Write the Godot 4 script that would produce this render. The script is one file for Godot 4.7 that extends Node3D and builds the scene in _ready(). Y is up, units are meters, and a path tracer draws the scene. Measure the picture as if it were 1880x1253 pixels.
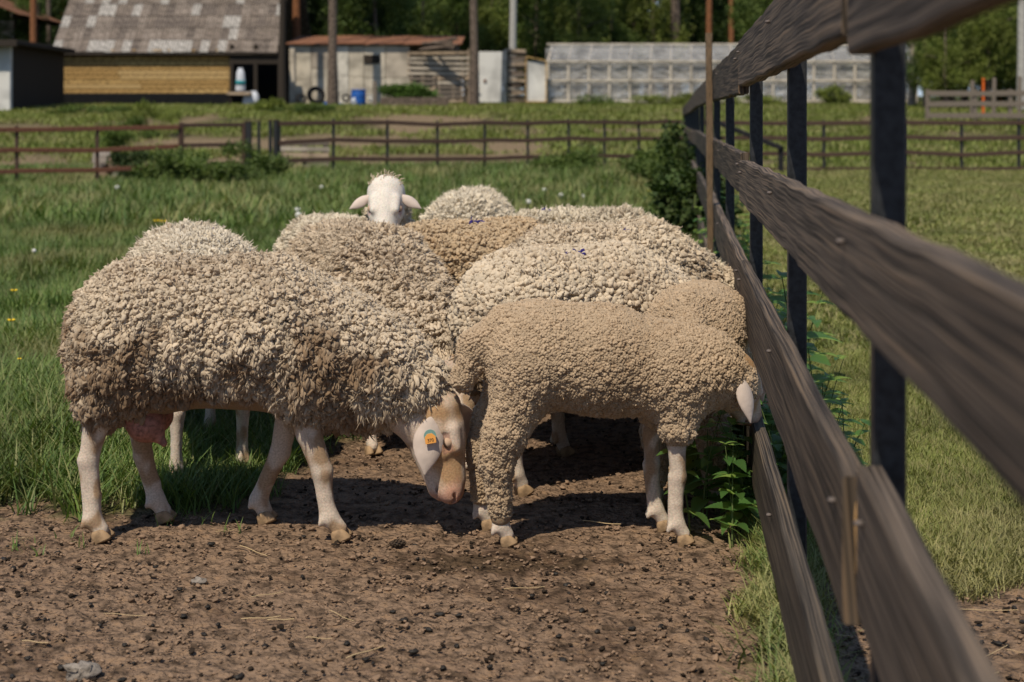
extends Node3D
# A flock of sheep crowding against a board fence on a farm. Camera at the origin's side, looking along -z; d = -z is distance.
const F := 2600.0        # focal length in photograph pixels
const EYE := 1.05        # eye height in metres
const HZ := 220.0        # pixel row of eye level

var rng := RandomNumberGenerator.new()
var taken := {}
var n1 := FastNoiseLite.new()
var n2 := FastNoiseLite.new()
var n3 := FastNoiseLite.new()
var M := {}

func at(u: float, v: float, d: float) -> Vector3:
	return Vector3((u - 940.0) / F * d, EYE + (HZ - v) / F * d, -d)

func numbered(called: String) -> String:
	taken[called] = int(taken.get(called, 0)) + 1
	return called if taken[called] == 1 else "%s_%03d" % [called, taken[called] - 1]

func tag(o: Node3D, label: String, category: String, group := "", kind := "") -> Node3D:
	o.set_meta("label", label)
	o.set_meta("category", category)
	if group:
		o.set_meta("group", group)
	if kind:
		o.set_meta("kind", kind)
	return o

func thing(called: String, label: String, category: String, where := Vector3.ZERO, turn := 0.0, group := "") -> Node3D:
	var o := Node3D.new()
	o.name = numbered(called)
	add_child(o)
	o.position = where
	o.rotation.y = turn
	tag(o, label, category, group)
	return o

func part(called: String, mesh: Mesh, m: Material, parent: Node, t := Transform3D.IDENTITY) -> MeshInstance3D:
	var o := MeshInstance3D.new()
	o.mesh = mesh
	o.material_override = m
	if parent == self:
		o.name = numbered(called)
		add_child(o)
	else:
		o.name = called
		parent.add_child(o, true)
	o.transform = t
	return o

func copy_of(o: Node3D, label: String) -> Node3D:
	var c: Node3D = o.duplicate()
	var stem := str(o.name)
	if stem.length() > 4 and stem.substr(stem.length() - 3).is_valid_int():
		stem = stem.substr(0, stem.length() - 4)
	c.name = numbered(stem)
	add_child(c)
	c.set_meta("label", label)
	return c

# ---------------------------------------------------------------- mesh helpers
func arrays_mesh(v: PackedVector3Array, n: PackedVector3Array, idx: PackedInt32Array, col := PackedColorArray(), uv := PackedVector2Array()) -> ArrayMesh:
	var a := []
	a.resize(Mesh.ARRAY_MAX)
	a[Mesh.ARRAY_VERTEX] = v
	a[Mesh.ARRAY_NORMAL] = n
	a[Mesh.ARRAY_INDEX] = idx
	if col.size():
		a[Mesh.ARRAY_COLOR] = col
	if uv.size():
		a[Mesh.ARRAY_TEX_UV] = uv
	var m := ArrayMesh.new()
	m.add_surface_from_arrays(Mesh.PRIMITIVE_TRIANGLES, a)
	return m

func smooth_normals(v: PackedVector3Array, idx: PackedInt32Array) -> PackedVector3Array:
	var n := PackedVector3Array()
	n.resize(v.size())
	for t in range(0, idx.size(), 3):
		var a := idx[t]
		var b := idx[t + 1]
		var c := idx[t + 2]
		var f := (v[c] - v[a]).cross(v[b] - v[a])
		n[a] += f
		n[b] += f
		n[c] += f
	for i in n.size():
		n[i] = n[i].normalized()
	return n

# a tube of elliptical rings: each row [centre, radius along side, radius along up]; side/up follow the given side vector
func loft(rows: Array, side0: Vector3, sides := 12, power := 1.0) -> ArrayMesh:
	var v := PackedVector3Array()
	var idx := PackedInt32Array()
	var uv := PackedVector2Array()
	var count := rows.size()
	for i in count:
		var c: Vector3 = rows[i][0]
		var c0: Vector3 = rows[maxi(i - 1, 0)][0]
		var c1: Vector3 = rows[mini(i + 1, count - 1)][0]
		var dir := (c1 - c0).normalized()
		var side := (side0 - dir * side0.dot(dir)).normalized()
		var up := side.cross(dir)
		for k in sides:
			var a := TAU * k / sides
			var ca := cos(a)
			var sa := sin(a)
			if power != 1.0:
				ca = signf(ca) * pow(absf(ca), power)
				sa = signf(sa) * pow(absf(sa), power)
			v.append(c + side * (ca * rows[i][1]) + up * (sa * rows[i][2]))
			uv.append(Vector2(float(k) / sides, float(i) / (count - 1)))
	for i in count - 1:
		for k in sides:
			var a := i * sides + k
			var b := i * sides + (k + 1) % sides
			idx.append_array([a, b, a + sides, b, b + sides, a + sides])
	for e in [0, count - 1]:
		v.append(rows[e][0])
		uv.append(Vector2(0.5, e))
		var m := v.size() - 1
		for k in sides:
			var a: int = e * sides + k
			var b: int = e * sides + (k + 1) % sides
			idx.append_array([m, b, a] if e == 0 else [m, a, b])
	return arrays_mesh(v, smooth_normals(v, idx), idx, PackedColorArray(), uv)

# a box with small chamfers, centred; flat shaded
var box_cache := {}
func box(size: Vector3, bevel := 0.0) -> ArrayMesh:
	var key := [size.snapped(Vector3.ONE * 0.001), bevel]
	if box_cache.has(key):
		return box_cache[key]
	var st := SurfaceTool.new()
	st.begin(Mesh.PRIMITIVE_TRIANGLES)
	st.set_smooth_group(-1)
	add_box(st, Transform3D.IDENTITY, size, bevel)
	st.generate_normals()
	box_cache[key] = st.commit()
	return box_cache[key]

func quad(st: SurfaceTool, a: Vector3, b: Vector3, c: Vector3, d: Vector3) -> void:
	var ab := a.distance_to(b)
	var ad := a.distance_to(d)
	for p in [[a, Vector2(0, 0)], [b, Vector2(ab, 0)], [c, Vector2(ab, ad)], [a, Vector2(0, 0)], [c, Vector2(ab, ad)], [d, Vector2(0, ad)]]:
		st.set_uv(p[1])
		st.add_vertex(p[0])

func add_box(st: SurfaceTool, t: Transform3D, size: Vector3, bevel := 0.0) -> void:
	var h := size / 2.0
	var b := minf(bevel, minf(h.x, minf(h.y, h.z)) * 0.9)
	for ax in 3:
		for s: float in [-1.0, 1.0]:
			var i := (ax + 1) % 3
			var j := (ax + 2) % 3
			var e := [Vector3.ZERO, Vector3.ZERO, Vector3.ZERO, Vector3.ZERO]
			var q := [[-1, -1], [1, -1], [1, 1], [-1, 1]]
			for k in 4:
				var p := Vector3.ZERO
				p[ax] = s * h[ax]
				p[i] = q[k][0] * (h[i] - b)
				p[j] = q[k][1] * (h[j] - b)
				e[k] = t * p
			if s > 0:
				quad(st, e[0], e[3], e[2], e[1])
			else:
				quad(st, e[0], e[1], e[2], e[3])
	if b <= 0.0:
		return
	for ax in 3:                                     # chamfers along the twelve edges
		var i := (ax + 1) % 3
		var j := (ax + 2) % 3
		for si: float in [-1.0, 1.0]:
			for sj: float in [-1.0, 1.0]:
				var p := []
				for k in 4:
					var w := Vector3.ZERO
					w[ax] = (h[ax] - b) * (-1.0 if k in [0, 3] else 1.0)
					w[i] = si * (h[i] - (b if k < 2 else 0.0))
					w[j] = sj * (h[j] - (0.0 if k < 2 else b))
					p.append(t * w)
				if si * sj > 0:
					quad(st, p[0], p[1], p[2], p[3])
				else:
					quad(st, p[0], p[3], p[2], p[1])
	for sx: float in [-1.0, 1.0]:
		for sy: float in [-1.0, 1.0]:
			for sz: float in [-1.0, 1.0]:
				var a := t * Vector3(sx * h.x, sy * (h.y - b), sz * (h.z - b))
				var c := t * Vector3(sx * (h.x - b), sy * h.y, sz * (h.z - b))
				var d := t * Vector3(sx * (h.x - b), sy * (h.y - b), sz * h.z)
				for p in ([a, d, c] if sx * sy * sz > 0 else [a, c, d]):
					st.set_uv(Vector2.ZERO)
					st.add_vertex(p)

func between(a: Vector3, b: Vector3, up := Vector3.UP) -> Transform3D:   # x along a->b, centred
	var x := (b - a).normalized()
	var z := x.cross(up).normalized()
	var y := z.cross(x)
	return Transform3D(Basis(x, y, z), (a + b) / 2.0)

# surface nets over a smooth union of tapered capsules. prim: [a, b, ra, rb, squash of z about the axis (1), cut (false)]
func nets(prims: Array, cell: float, k: float, ov: PackedVector3Array, oi: PackedInt32Array) -> void:
	var lo := Vector3.ONE * 1e9
	var hi := -lo
	for p in prims:
		var r := maxf(p[2], p[3]) + k + cell * 2.0
		for e: Vector3 in [p[0], p[1]]:
			lo = lo.min(e - Vector3.ONE * r)
			hi = hi.max(e + Vector3.ONE * r)
	var nx := int((hi.x - lo.x) / cell) + 2
	var ny := int((hi.y - lo.y) / cell) + 2
	var nz := int((hi.z - lo.z) / cell) + 2
	var f := PackedFloat32Array()
	f.resize(nx * ny * nz)
	f.fill(1.0)
	var sy := nz
	var sx := ny * nz
	for p in prims:
		var a: Vector3 = p[0]
		var b: Vector3 = p[1]
		var ra: float = p[2]
		var dr: float = p[3] - ra
		var sq: float = p[4] if p.size() > 4 else 1.0
		var cut: bool = p[5] if p.size() > 5 else false
		var kk := k if not cut else 0.004
		var r := maxf(p[2], p[3]) * maxf(1.0, sq) + kk + cell
		var l0 := ((a.min(b) - Vector3.ONE * r - lo) / cell).floor().max(Vector3.ZERO)
		var h0 := ((a.max(b) + Vector3.ONE * r - lo) / cell).ceil().min(Vector3(nx - 1, ny - 1, nz - 1))
		var ba := b - a
		var bb := maxf(ba.length_squared(), 1e-9)
		var inv := 1.0 / sq
		var shrink := minf(1.0, sq)
		for i in range(int(l0.x), int(h0.x) + 1):
			var px := lo.x + i * cell - a.x
			for j in range(int(l0.y), int(h0.y) + 1):
				var py := lo.y + j * cell - a.y
				var base := i * sx + j * sy
				var dxy := px * ba.x + py * ba.y
				for m in range(int(l0.z), int(h0.z) + 1):
					var pz := lo.z + m * cell - a.z
					var t := clampf((dxy + pz * ba.z) / bb, 0.0, 1.0)
					var ex := px - ba.x * t
					var ey := py - ba.y * t
					var ez := (pz - ba.z * t) * inv
					var d := (sqrt(ex * ex + ey * ey + ez * ez) - ra - dr * t) * shrink
					var o := f[base + m]
					if cut:
						if -d > o - kk:
							var hc := maxf(kk - absf(o + d), 0.0) / kk
							f[base + m] = maxf(o, -d) + hc * hc * kk * 0.25
					elif d < o + kk:
						var hh := maxf(kk - absf(o - d), 0.0) / kk
						f[base + m] = minf(o, d) - hh * hh * kk * 0.25
	var cells := {}
	var far := cell * 2.0
	var ex0 := [0, 0, 0, 0, 1, 1, 2, 2, 4, 4, 3, 5]     # the twelve edges as corner pairs; corner bit 0 = x, 1 = y, 2 = z
	var co := PackedInt32Array([0, sx, sy, sx + sy, 1, sx + 1, sy + 1, sx + sy + 1])
	var edges := PackedInt32Array([0, 1, 2, 3, 4, 5, 6, 7, 0, 2, 1, 3, 4, 6, 5, 7, 0, 4, 1, 5, 2, 6, 3, 7])
	var g := PackedFloat32Array()
	g.resize(8)
	for i in nx - 1:
		for j in ny - 1:
			var base := i * sx + j * sy
			for m in nz - 1:
				var q := base + m
				if absf(f[q]) > far:
					continue
				var inside := 0
				for c in 8:
					g[c] = f[q + co[c]]
					if g[c] < 0.0:
						inside += 1
				if inside == 0 or inside == 8:
					continue
				var s := Vector3.ZERO
				var w := 0
				for e in 12:
					var c0 := edges[e * 2]
					var c1 := edges[e * 2 + 1]
					var v0 := g[c0]
					var v1 := g[c1]
					if (v0 < 0.0) != (v1 < 0.0):
						var t := v0 / (v0 - v1)
						s.x += (c0 & 1) + t * ((c1 & 1) - (c0 & 1))
						s.y += ((c0 >> 1) & 1) + t * (((c1 >> 1) & 1) - ((c0 >> 1) & 1))
						s.z += ((c0 >> 2) & 1) + t * (((c1 >> 2) & 1) - ((c0 >> 2) & 1))
						w += 1
				cells[q] = ov.size()
				ov.append(lo + (Vector3(i, j, m) + s / w) * cell)
	var steps := [sx, sy, 1]
	for q: int in cells:
		var v0 := f[q]
		for ax in 3:
			var st: int = steps[ax]
			var v1 := f[q + st]
			if (v0 < 0.0) == (v1 < 0.0):
				continue
			var su: int = steps[(ax + 1) % 3]
			var sw: int = steps[(ax + 2) % 3]
			if not (cells.has(q - su) and cells.has(q - sw) and cells.has(q - su - sw)):
				continue
			var a: int = cells[q]
			var b: int = cells[q - su]
			var c: int = cells[q - su - sw]
			var d: int = cells[q - sw]
			if v0 < 0.0:
				oi.append_array([a, d, c, a, c, b])
			else:
				oi.append_array([a, b, c, a, c, d])

func multi(called: String, mesh: Mesh, m: Material, list: Array, colors: PackedColorArray, parent: Node) -> MultiMeshInstance3D:
	var mm := MultiMesh.new()
	mm.transform_format = MultiMesh.TRANSFORM_3D
	mm.use_colors = colors.size() > 0
	mm.mesh = mesh
	mm.instance_count = list.size()
	for i in list.size():
		mm.set_instance_transform(i, list[i])
		if colors.size():
			mm.set_instance_color(i, colors[i])
	var o := MultiMeshInstance3D.new()
	o.multimesh = mm
	o.material_override = m
	if parent == self:
		o.name = numbered(called)
		add_child(o)
	else:
		o.name = called
		parent.add_child(o, true)
	return o

# ---------------------------------------------------------------- materials
func noise_tex(size: int, freq: float, ramp: Array, kind := FastNoiseLite.TYPE_SIMPLEX_SMOOTH, octaves := 4, seed_ := 1, stretch := 1.0) -> ImageTexture:
	var n := FastNoiseLite.new()
	n.noise_type = kind
	n.frequency = freq
	n.seed = seed_
	n.fractal_type = FastNoiseLite.FRACTAL_FBM
	n.fractal_octaves = octaves
	var src: Image
	if stretch == 1.0:
		src = n.get_seamless_image(size, size)
	else:
		src = n.get_seamless_image(size, maxi(int(size * stretch), 8))
		src.resize(size, size, Image.INTERPOLATE_CUBIC)
	var g := Gradient.new()
	var offs := PackedFloat32Array()
	var cols := PackedColorArray()
	for r in ramp:
		offs.append(r[0])
		cols.append(r[1])
	g.offsets = offs
	g.colors = cols
	var im := Image.create(size, size, false, Image.FORMAT_RGB8)
	for y in size:
		for x in size:
			im.set_pixel(x, y, g.sample(src.get_pixel(x, y).r))
	return ImageTexture.create_from_image(im)

func grey(v: float) -> Color:
	return Color(v, v, v)

func lin(r: float, g: float, b: float) -> Color:      # a linear base colour as the sRGB value albedo_color wants
	return Color(r, g, b).linear_to_srgb()

func mat(called: String, c: Color, rough := 0.9, spec := 0.3) -> StandardMaterial3D:
	var m := StandardMaterial3D.new()
	m.resource_name = called
	m.albedo_color = c
	m.roughness = rough
	m.metallic_specular = spec
	return m

func world_tex(m: StandardMaterial3D, albedo: Texture2D, scale: float, bump: Texture2D = null, depth := 0.0, own := false) -> StandardMaterial3D:
	m.albedo_texture = albedo
	m.uv1_triplanar = true
	m.uv1_world_triplanar = not own
	m.uv1_scale = Vector3.ONE * scale
	if bump:
		m.heightmap_enabled = true
		m.heightmap_texture = bump
		m.heightmap_scale = depth
	return m

func make_materials() -> void:
	var fine := noise_tex(256, 0.05, [[0.0, grey(0.0)], [1.0, grey(1.0)]], FastNoiseLite.TYPE_SIMPLEX_SMOOTH, 5, 3)
	var mottled := noise_tex(512, 0.02, [[0.2, grey(0.62)], [0.5, grey(0.86)], [0.8, grey(1.0)]], FastNoiseLite.TYPE_SIMPLEX_SMOOTH, 5, 4)
	var soft := noise_tex(256, 0.016, [[0.2, grey(0.78)], [0.5, grey(0.93)], [0.8, grey(1.0)]], FastNoiseLite.TYPE_SIMPLEX_SMOOTH, 4, 5)
	# wool and hide take their colours from the vertices and copies
	M.wool = mat("wool", Color.WHITE, 1.0, 0.1)
	M.wool.vertex_color_use_as_albedo = true
	M.wool.rim_enabled = true
	M.wool.rim = 0.35
	M.wool.rim_tint = 0.6
	M.wool.backlight_enabled = true
	M.wool.backlight = lin(0.45, 0.41, 0.35)
	M.hide = mat("hide", Color.WHITE, 0.85, 0.25)
	M.hide.vertex_color_use_as_albedo = true
	world_tex(M.hide, noise_tex(256, 0.06, [[0.25, grey(0.86)], [0.7, grey(1.0)]], FastNoiseLite.TYPE_SIMPLEX_SMOOTH, 4, 8), 9.0, fine, 0.03, true)
	M.hide.subsurf_scatter_enabled = true
	M.hide.subsurf_scatter_strength = 0.12
	M.ear = mat("ear skin", lin(0.68, 0.57, 0.49), 0.75, 0.3)
	world_tex(M.ear, noise_tex(128, 0.02, [[0.2, grey(0.9)], [0.7, grey(1.0)]], FastNoiseLite.TYPE_SIMPLEX_SMOOTH, 3, 9), 5.0, fine, 0.04, true)
	M.ear.backlight_enabled = true
	M.ear.backlight = lin(0.3, 0.14, 0.1)
	M.udder = mat("udder skin", lin(0.42, 0.19, 0.14), 0.6, 0.35)
	world_tex(M.udder, mottled, 7.0, fine, 0.1, true)
	M.hoof = mat("hoof horn", lin(0.36, 0.24, 0.135), 0.7, 0.35)
	world_tex(M.hoof, soft, 8.0, fine, 0.03, true)
	M.eye = mat("eye", lin(0.035, 0.02, 0.012), 0.12, 0.6)
	M.lid = mat("eyelid skin", lin(0.42, 0.29, 0.2), 0.75)
	M.tag = mat("ear tag plastic", lin(0.8, 0.36, 0.08), 0.45, 0.5)
	M.ring = mat("ear tag ring", lin(0.16, 0.3, 0.27), 0.5, 0.5)
	M.ink = mat("tag print", lin(0.06, 0.04, 0.03), 0.8)
	# the ground: vertex colours carry the soil, the texture its grain
	M.ground = mat("soil", Color.WHITE, 0.95, 0.2)
	M.ground.vertex_color_use_as_albedo = true
	world_tex(M.ground, noise_tex(1024, 0.02, [[0.15, grey(0.5)], [0.42, grey(0.82)], [0.6, grey(0.95)], [0.85, Color(1, 0.98, 0.94)]], FastNoiseLite.TYPE_SIMPLEX_SMOOTH, 6, 21), 0.9,
		noise_tex(1024, 0.05, [[0.1, grey(0.0)], [0.9, grey(1.0)]], FastNoiseLite.TYPE_SIMPLEX_SMOOTH, 5, 22), 1.2)
	M.clod = mat("soil clods", Color.WHITE, 0.95, 0.2)
	M.clod.vertex_color_use_as_albedo = true
	M.dung = mat("droppings", lin(0.018, 0.015, 0.012), 0.6, 0.35)
	M.stone = world_tex(mat("stone", lin(0.3, 0.26, 0.22), 0.9), mottled, 6.0, fine, 0.3)
	M.straw = mat("straw", lin(0.42, 0.31, 0.17), 0.7, 0.35)
	M.grass = mat("grass", Color.WHITE, 0.55, 0.35)
	M.grass.vertex_color_use_as_albedo = true
	M.grass.backlight_enabled = true
	M.grass.backlight = lin(0.5, 0.55, 0.2)
	M.leaf = mat("leaf", lin(0.035, 0.085, 0.022), 0.5, 0.35)
	M.leaf.backlight_enabled = true
	M.leaf.backlight = lin(0.35, 0.5, 0.12)
	M.foliage = mat("tree foliage", Color.WHITE, 0.6, 0.3)
	M.foliage.vertex_color_use_as_albedo = true
	M.foliage.backlight_enabled = true
	M.foliage.backlight = lin(0.45, 0.55, 0.2)
	M.stem = mat("plant stem", lin(0.09, 0.12, 0.04), 0.7)
	# timber
	var grain := noise_tex(512, 0.03, [[0.2, grey(0.3)], [0.42, grey(0.58)], [0.56, grey(0.8)], [0.78, Color(1, 0.96, 0.9)]], FastNoiseLite.TYPE_SIMPLEX_SMOOTH, 5, 31, 8.0)
	var grain_bump := noise_tex(512, 0.03, [[0.1, grey(0.0)], [0.9, grey(1.0)]], FastNoiseLite.TYPE_SIMPLEX_SMOOTH, 5, 31, 8.0)
	var k := 0
	for c in [lin(0.15, 0.115, 0.085), lin(0.2, 0.155, 0.118), lin(0.13, 0.105, 0.08)]:
		var m := mat("weathered board", c, 0.8, 0.3)
		m.albedo_texture = grain
		m.uv1_scale = Vector3(0.09, 1.5, 1)
		m.uv1_offset = Vector3(0.37 * k, 0.2 * k, 0)
		m.heightmap_enabled = true
		m.heightmap_texture = grain_bump
		m.heightmap_scale = 0.09
		M["board%d" % k] = m
		k += 1
	M.fresh = mat("split wood", lin(0.4, 0.24, 0.1), 0.85)
	M.stake = mat("pale stake", lin(0.3, 0.21, 0.13), 0.8)
	M.stake.albedo_texture = grain
	M.stake.uv1_scale = Vector3(1, 12, 1)
	M.post = world_tex(mat("painted steel", lin(0.03, 0.032, 0.034), 0.5, 0.4), mottled, 5.0)
	M.bolt = mat("bolt", lin(0.12, 0.1, 0.09), 0.6)
	M.rust = world_tex(mat("rusty rail", lin(0.2, 0.09, 0.055), 0.85), mottled, 3.0)
	M.darkrail = world_tex(mat("dark rail", lin(0.1, 0.063, 0.047), 0.8), mottled, 3.0)
	M.greyrail = world_tex(mat("grey rail", lin(0.24, 0.2, 0.16), 0.85), mottled, 3.0)
	M.bark = world_tex(mat("bark", lin(0.24, 0.185, 0.145), 0.95), noise_tex(256, 0.04, [[0.2, grey(0.4)], [0.7, grey(1.0)]], FastNoiseLite.TYPE_SIMPLEX_SMOOTH, 5, 41), 1.2, fine, 3.0)
	M.redbark = world_tex(mat("pine bark", lin(0.3, 0.13, 0.06), 0.95), mottled, 1.2, fine, 3.0)
	M.birch = world_tex(mat("birch bark", lin(0.5, 0.49, 0.45), 0.9), mottled, 1.5)
	k = 0
	for c in [lin(0.55, 0.36, 0.14), lin(0.48, 0.3, 0.11), lin(0.6, 0.41, 0.18)]:
		M["plank%d" % k] = world_tex(mat("yellow plank", c, 0.8), mottled, 0.6 + 0.2 * k)
		k += 1
	M.tar = world_tex(mat("black sheeting", lin(0.022, 0.022, 0.024), 0.7), mottled, 1.0)
	M.dark = mat("dark timber", lin(0.035, 0.028, 0.022), 0.9)  # also gives the outbuilding gable its painted shade
	k = 0
	for c in [lin(0.25, 0.205, 0.17), lin(0.2, 0.165, 0.14), lin(0.3, 0.25, 0.21), lin(0.5, 0.47, 0.43)]:
		M["slate%d" % k] = world_tex(mat("roof slab", c, 0.9), noise_tex(256, 0.03, [[0.3, grey(0.55)], [0.55, grey(0.85)], [0.62, grey(1.0)]], FastNoiseLite.TYPE_SIMPLEX_SMOOTH, 4, 50 + k), 0.9, fine, 2.0)
		k += 1
	k = 0
	for c in [lin(0.56, 0.5, 0.4), lin(0.47, 0.41, 0.33), lin(0.62, 0.58, 0.5), lin(0.36, 0.31, 0.25)]:
		M["panel%d" % k] = world_tex(mat("whitewashed panel", c, 0.85), soft, 0.2 + 0.06 * k)
		k += 1
	M.white = world_tex(mat("white paint", lin(0.62, 0.61, 0.57), 0.8), noise_tex(256, 0.012, [[0.2, grey(0.86)], [0.6, grey(1.0)]], FastNoiseLite.TYPE_SIMPLEX_SMOOTH, 4, 15), 0.25)
	M.rustroof = world_tex(mat("rusty sheet", lin(0.26, 0.12, 0.065), 0.85), mottled, 0.8)
	M.tile = world_tex(mat("roof tile", lin(0.2, 0.095, 0.05), 0.85), mottled, 1.5)
	M.pallet = world_tex(mat("pallet wood", lin(0.4, 0.31, 0.22), 0.85), soft, 0.5)
	M.frame = world_tex(mat("greenhouse lath", lin(0.56, 0.5, 0.41), 0.8), soft, 0.4)
	M.film = mat("plastic film", Color(lin(0.42, 0.41, 0.39), 0.42), 0.4, 0.5)
	M.film.transparency = BaseMaterial3D.TRANSPARENCY_ALPHA
	M.film.albedo_texture = noise_tex(256, 0.015, [[0.3, grey(0.72)], [0.6, grey(1.0)]], FastNoiseLite.TYPE_SIMPLEX_SMOOTH, 4, 61)
	M.film.uv1_triplanar = true
	M.film.uv1_world_triplanar = true
	M.film.uv1_scale = Vector3(0.3, 0.8, 0.3)
	M.film.heightmap_enabled = true
	M.film.heightmap_texture = noise_tex(256, 0.02, [[0.2, grey(0.0)], [0.8, grey(1.0)]], FastNoiseLite.TYPE_SIMPLEX_SMOOTH, 3, 62)
	M.film.heightmap_scale = 3.0
	M.barrel = mat("blue plastic", lin(0.012, 0.09, 0.36), 0.45, 0.5)
	M.orange = mat("orange plastic", lin(0.6, 0.12, 0.02), 0.6)
	M.sack = mat("white sack", lin(0.5, 0.53, 0.58), 0.8)
	M.teal = mat("teal print", lin(0.03, 0.22, 0.25), 0.8)
	M.yellow = mat("yellow petal", lin(0.75, 0.5, 0.02), 0.6)
	M.clock = mat("seed head", lin(0.6, 0.6, 0.56), 0.9)

# ---------------------------------------------------------------- sheep
var lock_cache := {}
func lock_mesh(kind: int) -> ArrayMesh:        # one staple of wool, one long and one wide, root at the origin: 0 twisted rope, 1 blunt nub, 2 thin strand, 3 second rope
	if lock_cache.has(kind):
		return lock_cache[kind]
	var r := RandomNumberGenerator.new()
	r.seed = 77 + kind
	var v := PackedVector3Array()
	var idx := PackedInt32Array()
	var prof: Array = [[0.42, 0.5, 0.53, 0.53, 0.52, 0.51, 0.47, 0.38, 0.2], [0.4, 0.48, 0.53, 0.55, 0.52, 0.42, 0.24], [0.34, 0.44, 0.46, 0.4, 0.26, 0.05], [0.42, 0.52, 0.5, 0.54, 0.5, 0.52, 0.46, 0.35, 0.18]][kind]
	var rings := prof.size()
	var sides: int = [12, 10, 5, 12][kind]
	var wave: float = [0.28, 0.06, 0.6, 0.36][kind]
	var lobes: int = [3, 4, 2, 4][kind]
	var deep: float = [0.24, 0.14, 0.0, 0.2][kind]
	var twist: float = [2.6, 0.9, 0.5, -2.2][kind]
	var ph := r.randf() * TAU
	for i in rings:
		var t := float(i) / (rings - 1)
		var off := Vector3(sin(ph + t * 5.0) - sin(ph), 0, cos(ph * 1.7 + t * 4.3) - cos(ph * 1.7)) * wave * 0.6
		for s in sides:
			var a := TAU * s / sides
			var rr: float = prof[i] * (1.0 + deep * cos(lobes * a + twist * t * 2.0 + ph)) * r.randf_range(0.93, 1.07)
			v.append(Vector3(cos(a) * rr, t, sin(a) * rr) + off)
	v.append(Vector3(0, 1.03, 0) + Vector3(sin(ph + 5.0) - sin(ph), 0, cos(ph * 1.7 + 4.3) - cos(ph * 1.7)) * wave * 0.6)
	for i in rings - 1:
		for s in sides:
			var a := i * sides + s
			var b := i * sides + (s + 1) % sides
			idx.append_array([a, a + sides, b, b, a + sides, b + sides])
	for s in sides:
		idx.append_array([(rings - 1) * sides + s, v.size() - 1, (rings - 1) * sides + (s + 1) % sides])
	lock_cache[kind] = arrays_mesh(v, smooth_normals(v, idx), idx)
	return lock_cache[kind]

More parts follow.
